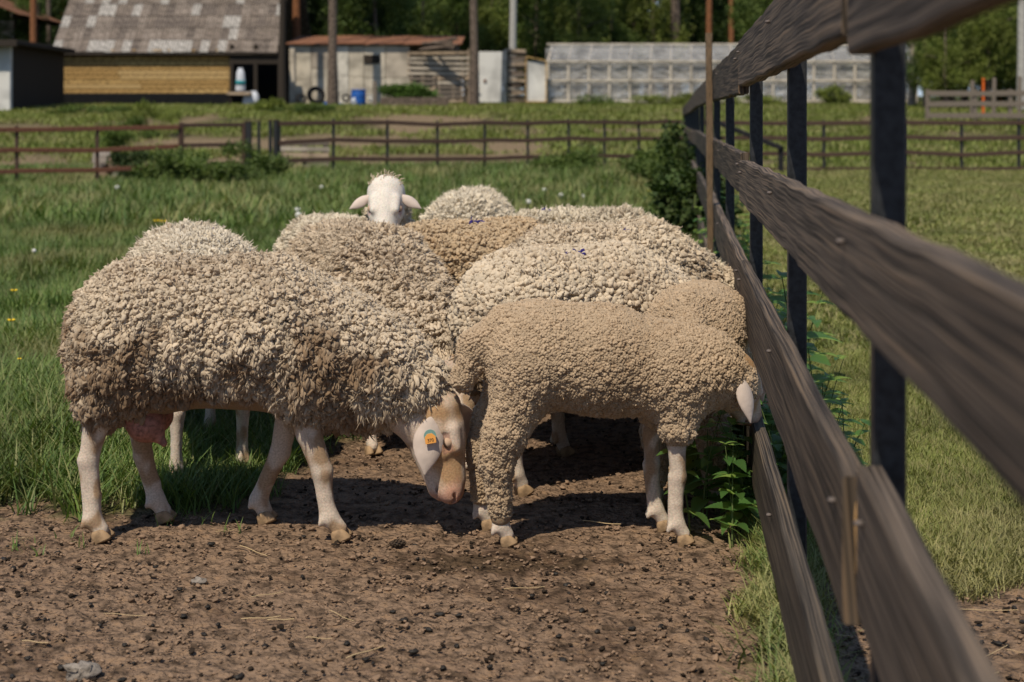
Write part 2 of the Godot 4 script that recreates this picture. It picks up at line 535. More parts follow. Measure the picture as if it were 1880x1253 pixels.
# Staples of wool over the given points. P: long_ (upper, lower length), out (how far they stand off, upper, lower), wide, clump (spacing of the tufts), pull, droop, dome, kind, clean, soiled, bias, marks, skip, stray
func fleece(parent: Node3D, v: PackedVector3Array, n: PackedVector3Array, P: Dictionary) -> void:
	var r := RandomNumberGenerator.new()
	r.seed = P.seed
	var cs: float = P.clump
	var near := {}
	var centres := PackedVector3Array()
	var tips := PackedVector3Array()
	var shade := PackedFloat32Array()
	var order := PackedInt32Array(range(v.size()))
	for i in range(v.size() - 1, 0, -1):
		var j := r.randi_range(0, i)
		var o := order[i]
		order[i] = order[j]
		order[j] = o
	var dirs := PackedVector3Array()
	var lens := PackedFloat32Array()
	var flat := PackedVector3Array()
	dirs.resize(v.size())
	lens.resize(v.size())
	flat.resize(v.size())
	var l0: float = P.long_[0]
	var l1: float = P.long_[1]
	var o0: float = P.out[0]
	var o1: float = P.out[1]
	var droop: float = P.droop
	var tall: float = P.get("tall", 0.55)
	var swirl: float = P.get("swirl", 0.36)
	var loose: float = P.get("loose", 0.1)
	for i in v.size():
		var p := v[i]
		var nn := n[i]
		var g := Vector3(0, -1, 0) + nn * nn.y
		var low := clampf((0.64 - p.y) / 0.3, 0.0, 1.0)
		var sw := Vector3(n1.get_noise_3d(p.x * 30.0, p.y * 30.0, p.z * 30.0 + P.seed), n1.get_noise_3d(p.x * 30.0 + 90.0, p.y * 30.0, p.z * 30.0), n1.get_noise_3d(p.x * 30.0, p.y * 30.0 + 90.0, p.z * 30.0))
		dirs[i] = (nn * lerpf(o0, o1, low) + g * droop * (0.5 + 0.5 * low) + sw * swirl + Vector3(r.randf_range(-1, 1), r.randf_range(-1, 1), r.randf_range(-1, 1)) * loose).normalized()
		lens[i] = lerpf(l0, l1, low) * (1.0 + 0.35 * n2.get_noise_3d(p.x * 25.0, p.y * 25.0, p.z * 25.0))
		# tufts are longer than wide down the flanks
		flat[i] = Vector3(p.x, p.y * lerpf(1.0, tall, clampf(1.4 - 1.4 * absf(nn.y), 0.0, 1.0)), p.z)
	for i in order:                                   # tuft centres at least one spacing apart
		var q := flat[i]
		var c := Vector3i((q / cs).floor())
		var free := true
		for k in near.get(c, []):
			if centres[k].distance_squared_to(q) < cs * cs:
				free = false
				break
		if free:
			var k := centres.size()
			for dx in [-1, 0, 1]:
				for dy in [-1, 0, 1]:
					for dz in [-1, 0, 1]:
						var cc := c + Vector3i(dx, dy, dz)
						if not near.has(cc):
							near[cc] = []
						near[cc].append(k)
			centres.append(q)
			tips.append(v[i] + dirs[i] * lens[i])
			shade.append(r.randf())
	var lists := [[], []]
	var cols := [PackedColorArray(), PackedColorArray()]
	var strays := []
	var stray_cols := PackedColorArray()
	var pull: float = P.pull
	var dome: float = P.dome
	for i in v.size():
		var p := v[i]
		if P.has("skip") and P.skip.call(p, n[i]):
			continue
		var q := flat[i]
		var best := -1
		var bd := 1e9
		for k in near.get(Vector3i((q / cs).floor()), []):
			var d2 := centres[k].distance_squared_to(q)
			if d2 < bd:
				bd = d2
				best = k
		if best < 0:
			continue
		var edge := clampf(sqrt(bd) / (cs * 0.8), 0.0, 1.0)
		var len := lens[i] * (1.0 - dome * edge * edge) * (0.75 + 0.5 * shade[best])
		var tip := (p + dirs[i] * len)
		tip = tip.lerp(p + (tips[best] - p).normalized() * len, pull)
		var y := tip - p
		var wide: float = P.wide * r.randf_range(0.75, 1.3)
		var x := y.cross(Vector3(r.randf_range(-1, 1), r.randf_range(-1, 1), r.randf_range(-1, 1))).normalized()
		var z := x.cross(y).normalized()
		var which := 0 if r.randf() < 0.6 else 1
		var jit := n[i].cross(Vector3(r.randf_range(-1, 1), r.randf_range(-1, 1), r.randf_range(-1, 1))) * (wide * 0.35)
		var root := p - n[i] * (wide * 0.3) + jit
		lists[which].append(Transform3D(Basis(x * wide, y, z * wide * 0.85), root))
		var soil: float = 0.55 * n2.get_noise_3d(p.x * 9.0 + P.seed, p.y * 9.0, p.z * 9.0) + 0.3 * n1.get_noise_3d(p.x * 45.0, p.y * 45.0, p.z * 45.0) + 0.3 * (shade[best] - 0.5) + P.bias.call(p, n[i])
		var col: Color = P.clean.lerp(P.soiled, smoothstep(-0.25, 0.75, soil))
		col = col * (0.86 + 0.22 * shade[best] + r.randf_range(-0.06, 0.06))
		for mk in P.get("marks", []):
			if Vector2(p.x - mk[0].x, p.z - mk[0].z).length() < mk[1] * r.randf_range(0.5, 1.2) and p.y > 0.6 and r.randf() < 0.75:
				col = Color(0.035, 0.025, 0.16)
		col.a = 1.0
		cols[which].append(col)
		if r.randf() < P.stray:                       # loose fibres that soften the outline
			var d := (n[i] + Vector3(r.randf_range(-1, 1), r.randf_range(-1, 1), r.randf_range(-1, 1)) * 0.9).normalized()
			var yy := d * minf(len, P.get("stray_len", 0.02)) * r.randf_range(0.6, 1.2)
			var xx := yy.cross(Vector3(r.randf_range(-1, 1), 1, r.randf_range(-1, 1))).normalized()
			var w := r.randf_range(0.0008, 0.0016)
			strays.append(Transform3D(Basis(xx * w * 2.2, yy, xx.cross(yy).normalized() * w), root.lerp(tip, 0.4)))
			stray_cols.append(col)
		if r.randf() < P.fibres:                      # finer strands lying over the staples
			var d := (dirs[i] + Vector3(r.randf_range(-1, 1), r.randf_range(-1, 1), r.randf_range(-1, 1)) * 0.55).normalized()
			var yy := d * len * r.randf_range(0.4, 0.75)
			var xx := yy.cross(Vector3(r.randf_range(-1, 1), 1, r.randf_range(-1, 1))).normalized()
			var w := wide * r.randf_range(0.16, 0.3)
			strays.append(Transform3D(Basis(xx * w, yy, xx.cross(yy).normalized() * w), root.lerp(tip, r.randf_range(0.3, 0.7)) + n[i] * (wide * r.randf_range(0.05, 0.3)) + jit * r.randf_range(-1.5, 1.5)))
			stray_cols.append(col * r.randf_range(0.92, 1.06))
	for k in 2:
		var o := multi("fleece", lock_mesh([P.kind, P.get("kind2", P.kind)][k]), M.wool, lists[k], cols[k], parent)
		o.set_meta("kind", "stuff")
	multi("loose_fibres", lock_mesh(2), M.wool, strays, stray_cols, parent).set_meta("kind", "stuff")

func ear(parent: Node3D, root: Vector3, tip: Vector3, face: Vector3, wide: float, curl := 0.2) -> MeshInstance3D:
	var rows := []
	var prof := [0.28, 0.55, 0.8, 0.96, 1.0, 0.95, 0.82, 0.6, 0.34, 0.08]
	var along := tip - root
	var fn := (face - along.normalized() * face.dot(along.normalized())).normalized()
	for i in prof.size():
		var t := float(i) / (prof.size() - 1)
		rows.append([root + along * t + fn * (sin(t * PI) * curl * along.length() * 0.5), prof[i] * wide * 0.5, 0.0035 + 0.004 * (1.0 - t)])
	var me := loft(rows, along.cross(fn), 16)
	# cup the sheet: its rims bend away from the face
	var a := me.surface_get_arrays(0)
	var vs: PackedVector3Array = a[Mesh.ARRAY_VERTEX]
	var side := along.cross(fn).normalized()
	for i in vs.size():
		var off := (vs[i] - root).dot(side) / (wide * 0.5)
		vs[i] -= fn * (off * off * wide * 0.16)
	var idx: PackedInt32Array = a[Mesh.ARRAY_INDEX]
	return part("ear", arrays_mesh(vs, smooth_normals(vs, idx), idx), M.ear, parent)

var claw_mesh: ArrayMesh
func hoof(parent: Node3D, foot: Vector3, yaw: float, size := 1.0) -> void:
	if claw_mesh == null:
		claw_mesh = loft([[Vector3(0.012, 0.0, 0), 0.0265, 0.0115], [Vector3(0.011, 0.003, 0), 0.0265, 0.012], [Vector3(0.005, 0.013, 0), 0.0215, 0.0118], [Vector3(-0.001, 0.022, 0), 0.017, 0.011], [Vector3(-0.003, 0.027, 0), 0.011, 0.008]], Vector3(1, 0, 0), 12, 0.9)
	for s: float in [-1.0, 1.0]:
		var b := Basis(Vector3.UP, yaw).scaled(Vector3.ONE * size)
		part("hoof", claw_mesh, M.hoof, parent, Transform3D(b * Basis(Vector3.UP, -s * 0.1), Vector3(foot.x, 0.0, foot.z) + b * Vector3(0.0, 0, s * 0.0132)))

func head_prims(H: Transform3D, s: float) -> Array:
	var raw := [
		[Vector3(0.0, 0, 0), Vector3(0.075, -0.008, 0), 0.066, 0.058, 0.9], [Vector3(0.075, -0.012, 0), Vector3(0.185, -0.026, 0), 0.051, 0.037, 0.88],
		[Vector3(0.05, 0.024, 0), Vector3(0.175, -0.004, 0), 0.034, 0.028, 0.95], [Vector3(0.03, -0.062, 0), Vector3(0.165, -0.055, 0), 0.037, 0.022, 0.9],
		[Vector3(0.06, -0.032, 0.03), Vector3(0.09, -0.035, 0.024), 0.034, 0.026], [Vector3(0.06, -0.032, -0.03), Vector3(0.09, -0.035, -0.024), 0.034, 0.026],
		[Vector3(0.058, 0.034, 0.036), Vector3(0.1, 0.03, 0.036), 0.017, 0.013], [Vector3(0.058, 0.034, -0.036), Vector3(0.1, 0.03, -0.036), 0.017, 0.013],
		[Vector3(0.07, -0.002, 0.045), Vector3(0.106, -0.002, 0.041), 0.011, 0.009], [Vector3(0.07, -0.002, -0.045), Vector3(0.106, -0.002, -0.041), 0.011, 0.009],
		[Vector3(0.205, -0.02, 0.012), Vector3(0.205, -0.02, -0.012), 0.026, 0.026], [Vector3(0.19, -0.056, 0), Vector3(0.2, -0.05, 0), 0.019, 0.015],
		[Vector3(0.222, -0.018, 0.021), Vector3(0.207, -0.008, 0.033), 0.0065, 0.004, 1.0, true], [Vector3(0.222, -0.018, -0.021), Vector3(0.207, -0.008, -0.033), 0.0065, 0.004, 1.0, true],
		[Vector3(0.225, -0.046, 0.004), Vector3(0.15, -0.046, 0.042), 0.006, 0.0045, 1.0, true], [Vector3(0.225, -0.046, -0.004), Vector3(0.15, -0.046, -0.042), 0.006, 0.0045, 1.0, true],
		[Vector3(0.066, 0.018, 0.06), Vector3(0.097, 0.014, 0.057), 0.011, 0.009, 1.0, true], [Vector3(0.066, 0.018, -0.06), Vector3(0.097, 0.014, -0.057), 0.011, 0.009, 1.0, true]]
	var out := []
	for p in raw:
		out.append([H * (p[0] * s), H * (p[1] * s), p[2] * s, p[3] * s, 1.0, p[5] if p.size() > 5 else false])
	return out

var shape_cache := {}
# the animal's shape, worked out once for each pose: continuous skin mesh, points and normals for the fleece
func sheep_shape(key: String, S: Dictionary) -> Dictionary:
	if shape_cache.has(key):
		return shape_cache[key]
	var wv := PackedVector3Array()
	var wi := PackedInt32Array()
	nets(S.wool, S.cell, S.blend, wv, wi)
	var wn := smooth_normals(wv, wi)
	var v := wv.duplicate()
	var idx := wi.duplicate()
	for leg in S.legs:
		var prims := []
		for i in leg.size() - 1:
			var slim := 0.8 if leg[i][1] < 0.34 else 0.95
			prims.append([Vector3(leg[i][0], leg[i][1], leg[i][2]), Vector3(leg[i + 1][0], leg[i + 1][1], leg[i + 1][2]), leg[i][3] * slim, leg[i + 1][3] * 0.8, 0.88])
			if i == leg.size() - 3:                   # dew claws and the tendon behind the shin
				var f := Vector3(leg[i + 1][0], leg[i + 1][1], leg[i + 1][2])
				for z in [-0.011, 0.011]:
					prims.append([f + Vector3(-0.017, -0.006, z), f + Vector3(-0.022, -0.016, z), 0.008, 0.006])
				prims.append([Vector3(leg[i - 1][0] - 0.014, leg[i - 1][1], leg[i - 1][2]), f + Vector3(-0.012, 0.004, 0), 0.011, 0.010])
		nets(prims, 0.005, 0.008, v, idx)
	var after_legs := v.size()
	var H: Transform3D = S.head
	var hp := head_prims(H, S.head_size)
	for p in S.neck:
		hp.append(p)
	nets(hp, 0.0042 if S.get("fine_head", false) else 0.0075, 0.016, v, idx)
	var n := smooth_normals(v, idx)
	var col := PackedColorArray()
	col.resize(v.size())
	var inv := H.affine_inverse()
	for i in v.size():
		var p := v[i]
		var a := n2.get_noise_3d(p.x * 34.0, p.y * 22.0, p.z * 34.0)
		var b := n1.get_noise_3d(p.x * 18.0, p.y * 14.0, p.z * 18.0)
		var c: Color
		if i < wv.size():
			c = S.under
		elif i < after_legs:
			c = Color(0.62, 0.52, 0.42).lerp(Color(0.34, 0.21, 0.11), clampf(smoothstep(-0.05, 0.6, a + 0.5 * b + S.leg_stain), 0.0, 0.8))
		else:
			var q: Vector3 = (inv * p) / S.head_size
			c = S.get("face", Color(0.62, 0.5, 0.4))
			c = c.lerp(Color(0.46, 0.27, 0.12), clampf(smoothstep(-0.2, 0.9, a + 0.5 * b + S.face_stain + 0.4 * smoothstep(0.0, 0.05, q.y) * smoothstep(0.08, 0.03, q.x) + 0.35 * smoothstep(-0.05, 0.0, q.y) * smoothstep(0.075, 0.12, q.x)), 0.0, 0.85))
			c = c.lerp(Color(0.47, 0.25, 0.18), 0.8 * smoothstep(0.165, 0.205, q.x + 0.012 * b))
			if absf(q.x - 0.083) < 0.024 and absf(q.y - 0.014) < 0.014 and absf(q.z) > 0.03:
				c = c.lerp(Color(0.4, 0.2, 0.15), 0.6)
		col[i] = c
	shape_cache[key] = {"mesh": arrays_mesh(v, n, idx, col), "v": wv, "n": wn, "S": S}
	return shape_cache[key]

func sheep(called: String, label: String, group: String, category: String, key: String, S: Dictionary, where: Vector3, turn: float, size: float, P: Dictionary) -> Node3D:
	var sh := sheep_shape(key, S)
	var o := thing(called, label, category, where, turn, group)
	o.scale = Vector3.ONE * size
	part("body", sh.mesh, M.hide, o)
	fleece(o, sh.v, sh.n, P)
	for leg in S.legs:
		var f = leg[leg.size() - 1]
		hoof(o, Vector3(f[0] - 0.004, 0, f[2]), 0.0, S.get("hoof_size", 1.0))
	var H: Transform3D = S.head
	for s: float in [-1.0, 1.0]:
		var e: Vector3 = H * (Vector3(0.083, 0.016, s * 0.0465) * S.head_size)
		var ball := SphereMesh.new()
		ball.radius = 0.0125 * S.head_size
		ball.height = 0.025 * S.head_size
		ball.radial_segments = 16
		ball.rings = 8
		part("eye", ball, M.eye, o, Transform3D(Basis.IDENTITY, e))
		# the upper lid, half closed
		var lid := SphereMesh.new()
		lid.is_hemisphere = true
		lid.radius = 0.0134 * S.head_size
		lid.height = 0.0134 * S.head_size
		lid.radial_segments = 16
		lid.rings = 6
		var ax: Vector3 = (H.basis * (Vector3(-0.15, 1.0, s * S.get("lid", 0.35)))).normalized()
		var bx := ax.cross(H.basis.x).normalized()
		part("eyelid", lid, M.lid, o, Transform3D(Basis(bx.cross(ax).normalized(), ax, bx), e))
	for e in S.ears:
		ear(o, e[0], e[1], e[2], e[3], e[4])
	return o

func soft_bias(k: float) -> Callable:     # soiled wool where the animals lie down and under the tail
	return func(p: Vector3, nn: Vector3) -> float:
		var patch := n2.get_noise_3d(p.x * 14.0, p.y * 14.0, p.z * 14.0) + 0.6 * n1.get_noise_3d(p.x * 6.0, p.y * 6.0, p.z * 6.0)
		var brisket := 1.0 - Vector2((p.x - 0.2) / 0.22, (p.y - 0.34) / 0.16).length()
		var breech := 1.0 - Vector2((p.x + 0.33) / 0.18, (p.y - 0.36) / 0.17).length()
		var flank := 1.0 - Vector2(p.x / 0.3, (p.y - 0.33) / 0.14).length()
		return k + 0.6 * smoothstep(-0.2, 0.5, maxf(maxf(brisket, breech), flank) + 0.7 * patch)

func generic_legs(dx := 0.0) -> Array:
	var out := []
	for s: float in [1.0, -1.0]:
		var q := 0.03 * s
		out.append([[-0.30 + q, 0.38, 0.1 * s, 0.07], [-0.315 + q, 0.28, 0.1 * s, 0.042], [-0.34 + q, 0.215, 0.1 * s, 0.032], [-0.328 + q, 0.12, 0.1 * s, 0.0215], [-0.326 + q, 0.06, 0.1 * s, 0.027], [-0.31 + q, 0.028, 0.1 * s, 0.025]])
		out.append([[0.2 - q, 0.38, 0.09 * s, 0.06], [0.205 - q, 0.28, 0.09 * s, 0.038], [0.225 - q, 0.18, 0.09 * s, 0.03], [0.222 - q, 0.11, 0.09 * s, 0.021], [0.222 - q, 0.06, 0.09 * s, 0.0265], [0.242 - q, 0.028, 0.09 * s, 0.0245]])
	return out

func make_flock() -> void:
	var cream := Color(0.65, 0.545, 0.405)
	var tan_ := Color(0.28, 0.195, 0.12)
	# ------- the ewe in front, in profile, head down
	var hz := Vector3(0.0, 0.0, 0.26)
	var fw := Vector3(0.3, -0.94, 0.12).normalized()
	var up := (Vector3(0.95, 0.2, 0.13) - fw * Vector3(0.95, 0.2, 0.13).dot(fw)).normalized()
	var H := Transform3D(Basis(fw, up, fw.cross(up)), Vector3(0.505, 0.315, 0.03))
	var S := {
		"cell": 0.0092, "blend": 0.05, "under": Color(0.3, 0.23, 0.155), "leg_stain": 0.12, "face_stain": 0.05, "fine_head": true, "head_size": 1.02, "lid": 0.3,
		"wool": [[Vector3(-0.235, 0.515, 0), Vector3(0.06, 0.515, 0), 0.178, 0.18], [Vector3(-0.265, 0.48, 0), Vector3(-0.255, 0.45, 0), 0.16, 0.16],
			[Vector3(-0.31, 0.43, 0.06), Vector3(-0.335, 0.345, 0.08), 0.085, 0.055], [Vector3(-0.3, 0.43, -0.06), Vector3(-0.31, 0.345, -0.08), 0.085, 0.055],
			[Vector3(0.06, 0.51, 0), Vector3(0.21, 0.46, 0), 0.172, 0.162], [Vector3(0.2, 0.42, 0.03), Vector3(0.2, 0.365, 0.05), 0.125, 0.08], [Vector3(0.2, 0.42, -0.03), Vector3(0.17, 0.365, -0.05), 0.125, 0.08],
			[Vector3(0.21, 0.45, 0), Vector3(0.35, 0.415, 0.01), 0.16, 0.125], [Vector3(0.35, 0.415, 0.01), Vector3(0.455, 0.37, 0.025), 0.122, 0.078], [Vector3(0.3, 0.385, 0.0), Vector3(0.4, 0.36, 0.01), 0.09, 0.066],
			[Vector3(-0.2, 0.445, 0), Vector3(0.1, 0.45, 0), 0.125, 0.13]],
		"legs": [[[-0.325, 0.36, 0.085, 0.06], [-0.345, 0.26, 0.085, 0.034], [-0.358, 0.2, 0.085, 0.031], [-0.345, 0.11, 0.085, 0.0225], [-0.348, 0.052, 0.085, 0.0285], [-0.328, 0.026, 0.085, 0.0255]],
			[[-0.3, 0.36, -0.085, 0.06], [-0.275, 0.25, -0.085, 0.038], [-0.265, 0.17, -0.085, 0.03], [-0.24, 0.1, -0.085, 0.0225], [-0.232, 0.056, -0.085, 0.0285], [-0.212, 0.026, -0.085, 0.0255]],
			[[0.17, 0.36, 0.08, 0.055], [0.192, 0.265, 0.08, 0.039], [0.226, 0.17, 0.08, 0.0325], [0.233, 0.11, 0.08, 0.0225], [0.243, 0.056, 0.08, 0.0285], [0.268, 0.026, 0.08, 0.0255]],
			[[0.14, 0.36, -0.08, 0.055], [0.115, 0.285, -0.08, 0.04], [0.094, 0.18, -0.08, 0.032], [0.062, 0.11, -0.08, 0.0225], [0.038, 0.056, -0.08, 0.0285], [0.054, 0.026, -0.08, 0.0255]]],
		"head": H, "neck": [[Vector3(0.4, 0.34, 0.02), Vector3(0.475, 0.285, 0.03), 0.07, 0.064]],
		"ears": [[Vector3(0.499, 0.308, 0.09), Vector3(0.484, 0.172, 0.116), Vector3(0.12, 0, 1), 0.078, 0.12], [Vector3(0.56, 0.315, -0.03), Vector3(0.585, 0.2, -0.11), Vector3(-0.6, 0, -1), 0.075, 0.12]]}
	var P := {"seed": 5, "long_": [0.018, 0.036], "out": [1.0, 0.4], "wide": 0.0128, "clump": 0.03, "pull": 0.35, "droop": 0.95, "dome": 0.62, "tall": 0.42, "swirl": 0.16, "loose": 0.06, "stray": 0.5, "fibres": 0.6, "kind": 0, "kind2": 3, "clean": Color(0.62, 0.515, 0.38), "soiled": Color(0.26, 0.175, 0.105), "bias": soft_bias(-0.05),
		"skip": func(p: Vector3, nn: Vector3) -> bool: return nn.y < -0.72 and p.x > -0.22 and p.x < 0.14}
	var a := sheep("ewe", "full-fleeced ewe standing side-on with a yellow numbered ear tag, nose to the lamb's legs", "flock crowding against the fence", "sheep", "front", S, Vector3(-0.7, 0, -3.62), 0.0, 1.0, P)
	# udder
	var uv_ := PackedVector3Array()
	var ui := PackedInt32Array()
	nets([[Vector3(-0.235, 0.305, 0.04), Vector3(-0.225, 0.285, 0.045), 0.052, 0.05], [Vector3(-0.235, 0.3, -0.04), Vector3(-0.225, 0.285, -0.045), 0.05, 0.048], [Vector3(-0.2, 0.265, 0.055), Vector3(-0.175, 0.235, 0.06), 0.018, 0.009]], 0.006, 0.02, uv_, ui)
	part("udder", arrays_mesh(uv_, smooth_normals(uv_, ui), ui), M.udder, a)
	# ear tag
	var face := Vector3(0.25, 0.1, 1).normalized()
	var tb := Basis(Vector3.UP.cross(face).normalized(), face.cross(Vector3.UP.cross(face)).normalized(), face)
	var ec := Vector3(0.497, 0.262, 0.1195)
	var ringm := CylinderMesh.new()
	ringm.top_radius = 0.0155
	ringm.bottom_radius = 0.0155
	ringm.height = 0.003
	ringm.radial_segments = 24
	var et := part("ear_tag", tag_mesh(), M.tag, a, Transform3D(tb * Basis(Vector3(0, 0, 1), 0.12), ec + face * 0.004))
	part("ring", ringm, M.ring, et, Transform3D(Basis(Vector3.RIGHT, PI / 2), Vector3(0.001, 0.006, -0.003)))
	var tx := TextMesh.new()
	tx.text = "370"
	tx.font_size = 16
	tx.pixel_size = 0.00062
	tx.depth = 0.0006
	var sf := SystemFont.new()
	sf.font_names = PackedStringArray(["Droid Sans"])
	tx.font = sf
	part("number", tx, M.ink, et, Transform3D(Basis.IDENTITY, Vector3(0, -0.004, 0.0018)))

	# ------- other ewes share two poses
	fw = Vector3(0.62, -0.78, 0).normalized()
	up = Vector3(0.78, 0.62, 0)
	var G := S.duplicate()
	G.fine_head = false
	G.cell = 0.0122
	G.leg_stain = 0.05
	G.face_stain = -0.7
	G.head = Transform3D(Basis(fw, up, Vector3(0, 0, 1)), Vector3(0.5, 0.36, 0))
	G.wool = [[Vector3(-0.235, 0.515, 0), Vector3(0.08, 0.518, 0), 0.182, 0.182], [Vector3(-0.28, 0.48, 0), Vector3(-0.27, 0.45, 0), 0.16, 0.16],
		[Vector3(-0.31, 0.42, 0.06), Vector3(-0.325, 0.32, 0.09), 0.088, 0.058], [Vector3(-0.31, 0.42, -0.06), Vector3(-0.325, 0.32, -0.09), 0.088, 0.058],
		[Vector3(0.08, 0.51, 0), Vector3(0.2, 0.47, 0), 0.176, 0.165], [Vector3(0.19, 0.4, 0.03), Vector3(0.2, 0.335, 0.06), 0.125, 0.078], [Vector3(0.19, 0.4, -0.03), Vector3(0.2, 0.335, -0.06), 0.125, 0.078],
		[Vector3(0.22, 0.45, 0), Vector3(0.36, 0.42, 0), 0.15, 0.108], [Vector3(0.36, 0.42, 0), Vector3(0.445, 0.385, 0), 0.105, 0.08], [Vector3(0.445, 0.385, 0), Vector3(0.51, 0.36, 0), 0.078, 0.058], [Vector3(-0.2, 0.42, 0), Vector3(0.1, 0.42, 0), 0.13, 0.13]]
	G.legs = generic_legs()
	G.neck = [[Vector3(0.41, 0.4, 0), Vector3(0.49, 0.34, 0), 0.085, 0.072]]
	G.ears = [[Vector3(0.5, 0.36, 0.06), Vector3(0.475, 0.24, 0.13), Vector3(0.3, 0.3, 1), 0.08, 0.15], [Vector3(0.5, 0.36, -0.06), Vector3(0.475, 0.24, -0.13), Vector3(0.3, 0.3, -1), 0.08, 0.15]]
	var grp := "flock crowding against the fence"
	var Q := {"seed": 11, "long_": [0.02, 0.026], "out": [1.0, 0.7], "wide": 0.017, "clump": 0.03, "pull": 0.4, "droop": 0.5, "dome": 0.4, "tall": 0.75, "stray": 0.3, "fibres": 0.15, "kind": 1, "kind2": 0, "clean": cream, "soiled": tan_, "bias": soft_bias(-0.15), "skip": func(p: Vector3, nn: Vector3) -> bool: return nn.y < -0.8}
	# the pebbly ewe behind the lamb, two purple dabs on its rump
	var q := Q.duplicate()
	q.marks = [[Vector3(-0.12, 0, 0.05), 0.014], [Vector3(-0.07, 0, 0.06), 0.016]]
	sheep("ewe", "pale ewe behind the profile lamb, lumpy wool with two purple dabs along its spine", grp, "sheep", "graze", G, Vector3(0.235, 0, -4.17), 0.42, 0.965, q)
	# the fluffy ewe coming forward behind the front ewe's neck
	q = Q.duplicate()
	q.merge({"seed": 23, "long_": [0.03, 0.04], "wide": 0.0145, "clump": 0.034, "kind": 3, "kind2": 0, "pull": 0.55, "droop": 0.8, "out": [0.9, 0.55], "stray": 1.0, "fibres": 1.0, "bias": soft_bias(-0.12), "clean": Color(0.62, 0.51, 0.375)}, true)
	sheep("ewe", "fluffy cream ewe walking forward behind the shoulder of the tagged ewe", grp, "sheep", "graze", G, Vector3(-0.475, 0, -4.66), -1.0, 0.985, q)
	# the browner ewe in the middle
	q = Q.duplicate()
	q.merge({"seed": 31, "clean": Color(0.55, 0.42, 0.27), "soiled": Color(0.32, 0.2, 0.1), "clump": 0.026, "wide": 0.015, "kind": 0, "marks": [[Vector3(-0.07, 0, 0.02), 0.026]]}, true)
	sheep("ewe", "brownish ewe in the middle of the flock with one dark purple smear on its back", grp, "sheep", "graze", G, Vector3(-0.06, 0, -5.0), 0.06, 0.985, q)
	# the ewe whose nose reaches the fence
	q = Q.duplicate()
	q.merge({"seed": 43, "long_": [0.026, 0.034], "wide": 0.0155, "stray": 0.5, "fibres": 0.5, "kind": 0, "kind2": 3, "marks": [[Vector3(-0.03, 0, 0.07), 0.017]], "bias": soft_bias(-0.05)}, true)
	sheep("ewe", "shaggy cream ewe pushing its nose against the boards, one purple dab on its back", grp, "sheep", "graze", G, Vector3(0.36, 0, -4.66), 0.5, 1.0, q)
	# behind it
	q = Q.duplicate()
	q.merge({"seed": 51, "stray_len": 0.034, "clean": Color(0.7, 0.62, 0.48), "long_": [0.034, 0.036], "wide": 0.0145, "kind": 3, "stray": 1.2, "fibres": 0.7, "marks": [[Vector3(-0.2, 0, 0.0), 0.02]]}, true)
	sheep("ewe", "white woolled ewe showing only its back between the brownish ewe and the fence", grp, "sheep", "graze", G, Vector3(0.33, 0, -5.42), 0.0, 0.985, q)
	# the ewe behind the front ewe, coming out at an angle
	q = Q.duplicate()
	q.merge({"seed": 61, "stray_len": 0.03, "clean": Color(0.7, 0.62, 0.49), "long_": [0.03, 0.036], "wide": 0.0145, "kind": 3, "stray": 1.2, "fibres": 0.7, "marks": [[Vector3(-0.06, 0, 0.06), 0.015]]}, true)
	sheep("ewe", "ewe behind the tagged ewe's back, only its white hump and shaded hind legs showing", grp, "sheep", "graze", G, Vector3(-1.0, 0, -4.42), 1.95, 1.0, q)
	# the ewe standing apart at the rear, seen end-on
	q = Q.duplicate()
	q.merge({"seed": 71, "clean": Color(0.74, 0.66, 0.52), "long_": [0.036, 0.04], "stray_len": 0.04, "wide": 0.0145, "kind": 3, "stray": 1.2, "fibres": 0.7, "pull": 0.5, "bias": soft_bias(-0.35)}, true)
	sheep("ewe", "very white ewe at the rear of the flock, seen from behind as a rounded hump", grp, "sheep", "graze", G, Vector3(-0.19, 0, -6.65), 1.45, 1.0, q)
	# the ewe looking at the camera
	var turn := -1.0
	var I := G.duplicate()
	I.fine_head = true
	I.leg_stain = 0.0
	I.face_stain = -0.9
	I.face = Color(0.72, 0.66, 0.58)
	I.head_size = 1.14
	I.lid = 0.2
	var R := Basis(Vector3.UP, -turn)
	fw = (R * Vector3(0.02, -0.72, 0.7)).normalized()
	up = R * Vector3(0, 1, 0.3)
	up = (up - fw * up.dot(fw)).normalized()
	I.head = Transform3D(Basis(fw, up, fw.cross(up)), Vector3(0.43, 0.838, 0.03))
	var hb: Basis = I.head.basis
	I.wool = G.wool.slice(0, 7) + [[Vector3(0.2, 0.5, 0), Vector3(0.34, 0.62, 0.0), 0.15, 0.105], [Vector3(0.34, 0.62, 0.0), Vector3(0.4, 0.76, -0.01), 0.1, 0.062]]
	I.neck = [[Vector3(0.38, 0.68, 0.01), Vector3(0.42, 0.8, 0.0), 0.062, 0.058]]
	I.ears = []
	for s: float in [-1.0, 1.0]:
		var root: Vector3 = I.head * Vector3(0.03, 0.02, s * 0.06)
		I.ears.append([root, root + hb * Vector3(0.0, 0.01, s * 0.08) + Vector3(0, -0.058, 0), hb * Vector3(0.2, 1.0, 0.0), 0.046, 0.1])
	q = Q.duplicate()
	q.merge({"seed": 83, "clean": Color(0.72, 0.64, 0.5), "long_": [0.034, 0.036], "wide": 0.0145, "kind": 3, "stray": 1.2, "fibres": 0.7, "bias": soft_bias(-0.25), "skip": func(p: Vector3, nn: Vector3) -> bool: return nn.y < -0.8}, true)
	var look := sheep("ewe", "white-faced ewe peering over the others straight ahead, ears drooping", grp, "sheep", "look", I, Vector3(-0.655, 0, -5.55), turn, 0.93, q)
	var hr := RandomNumberGenerator.new()
	hr.seed = 9
	var tuft := []
	var tc := PackedColorArray()
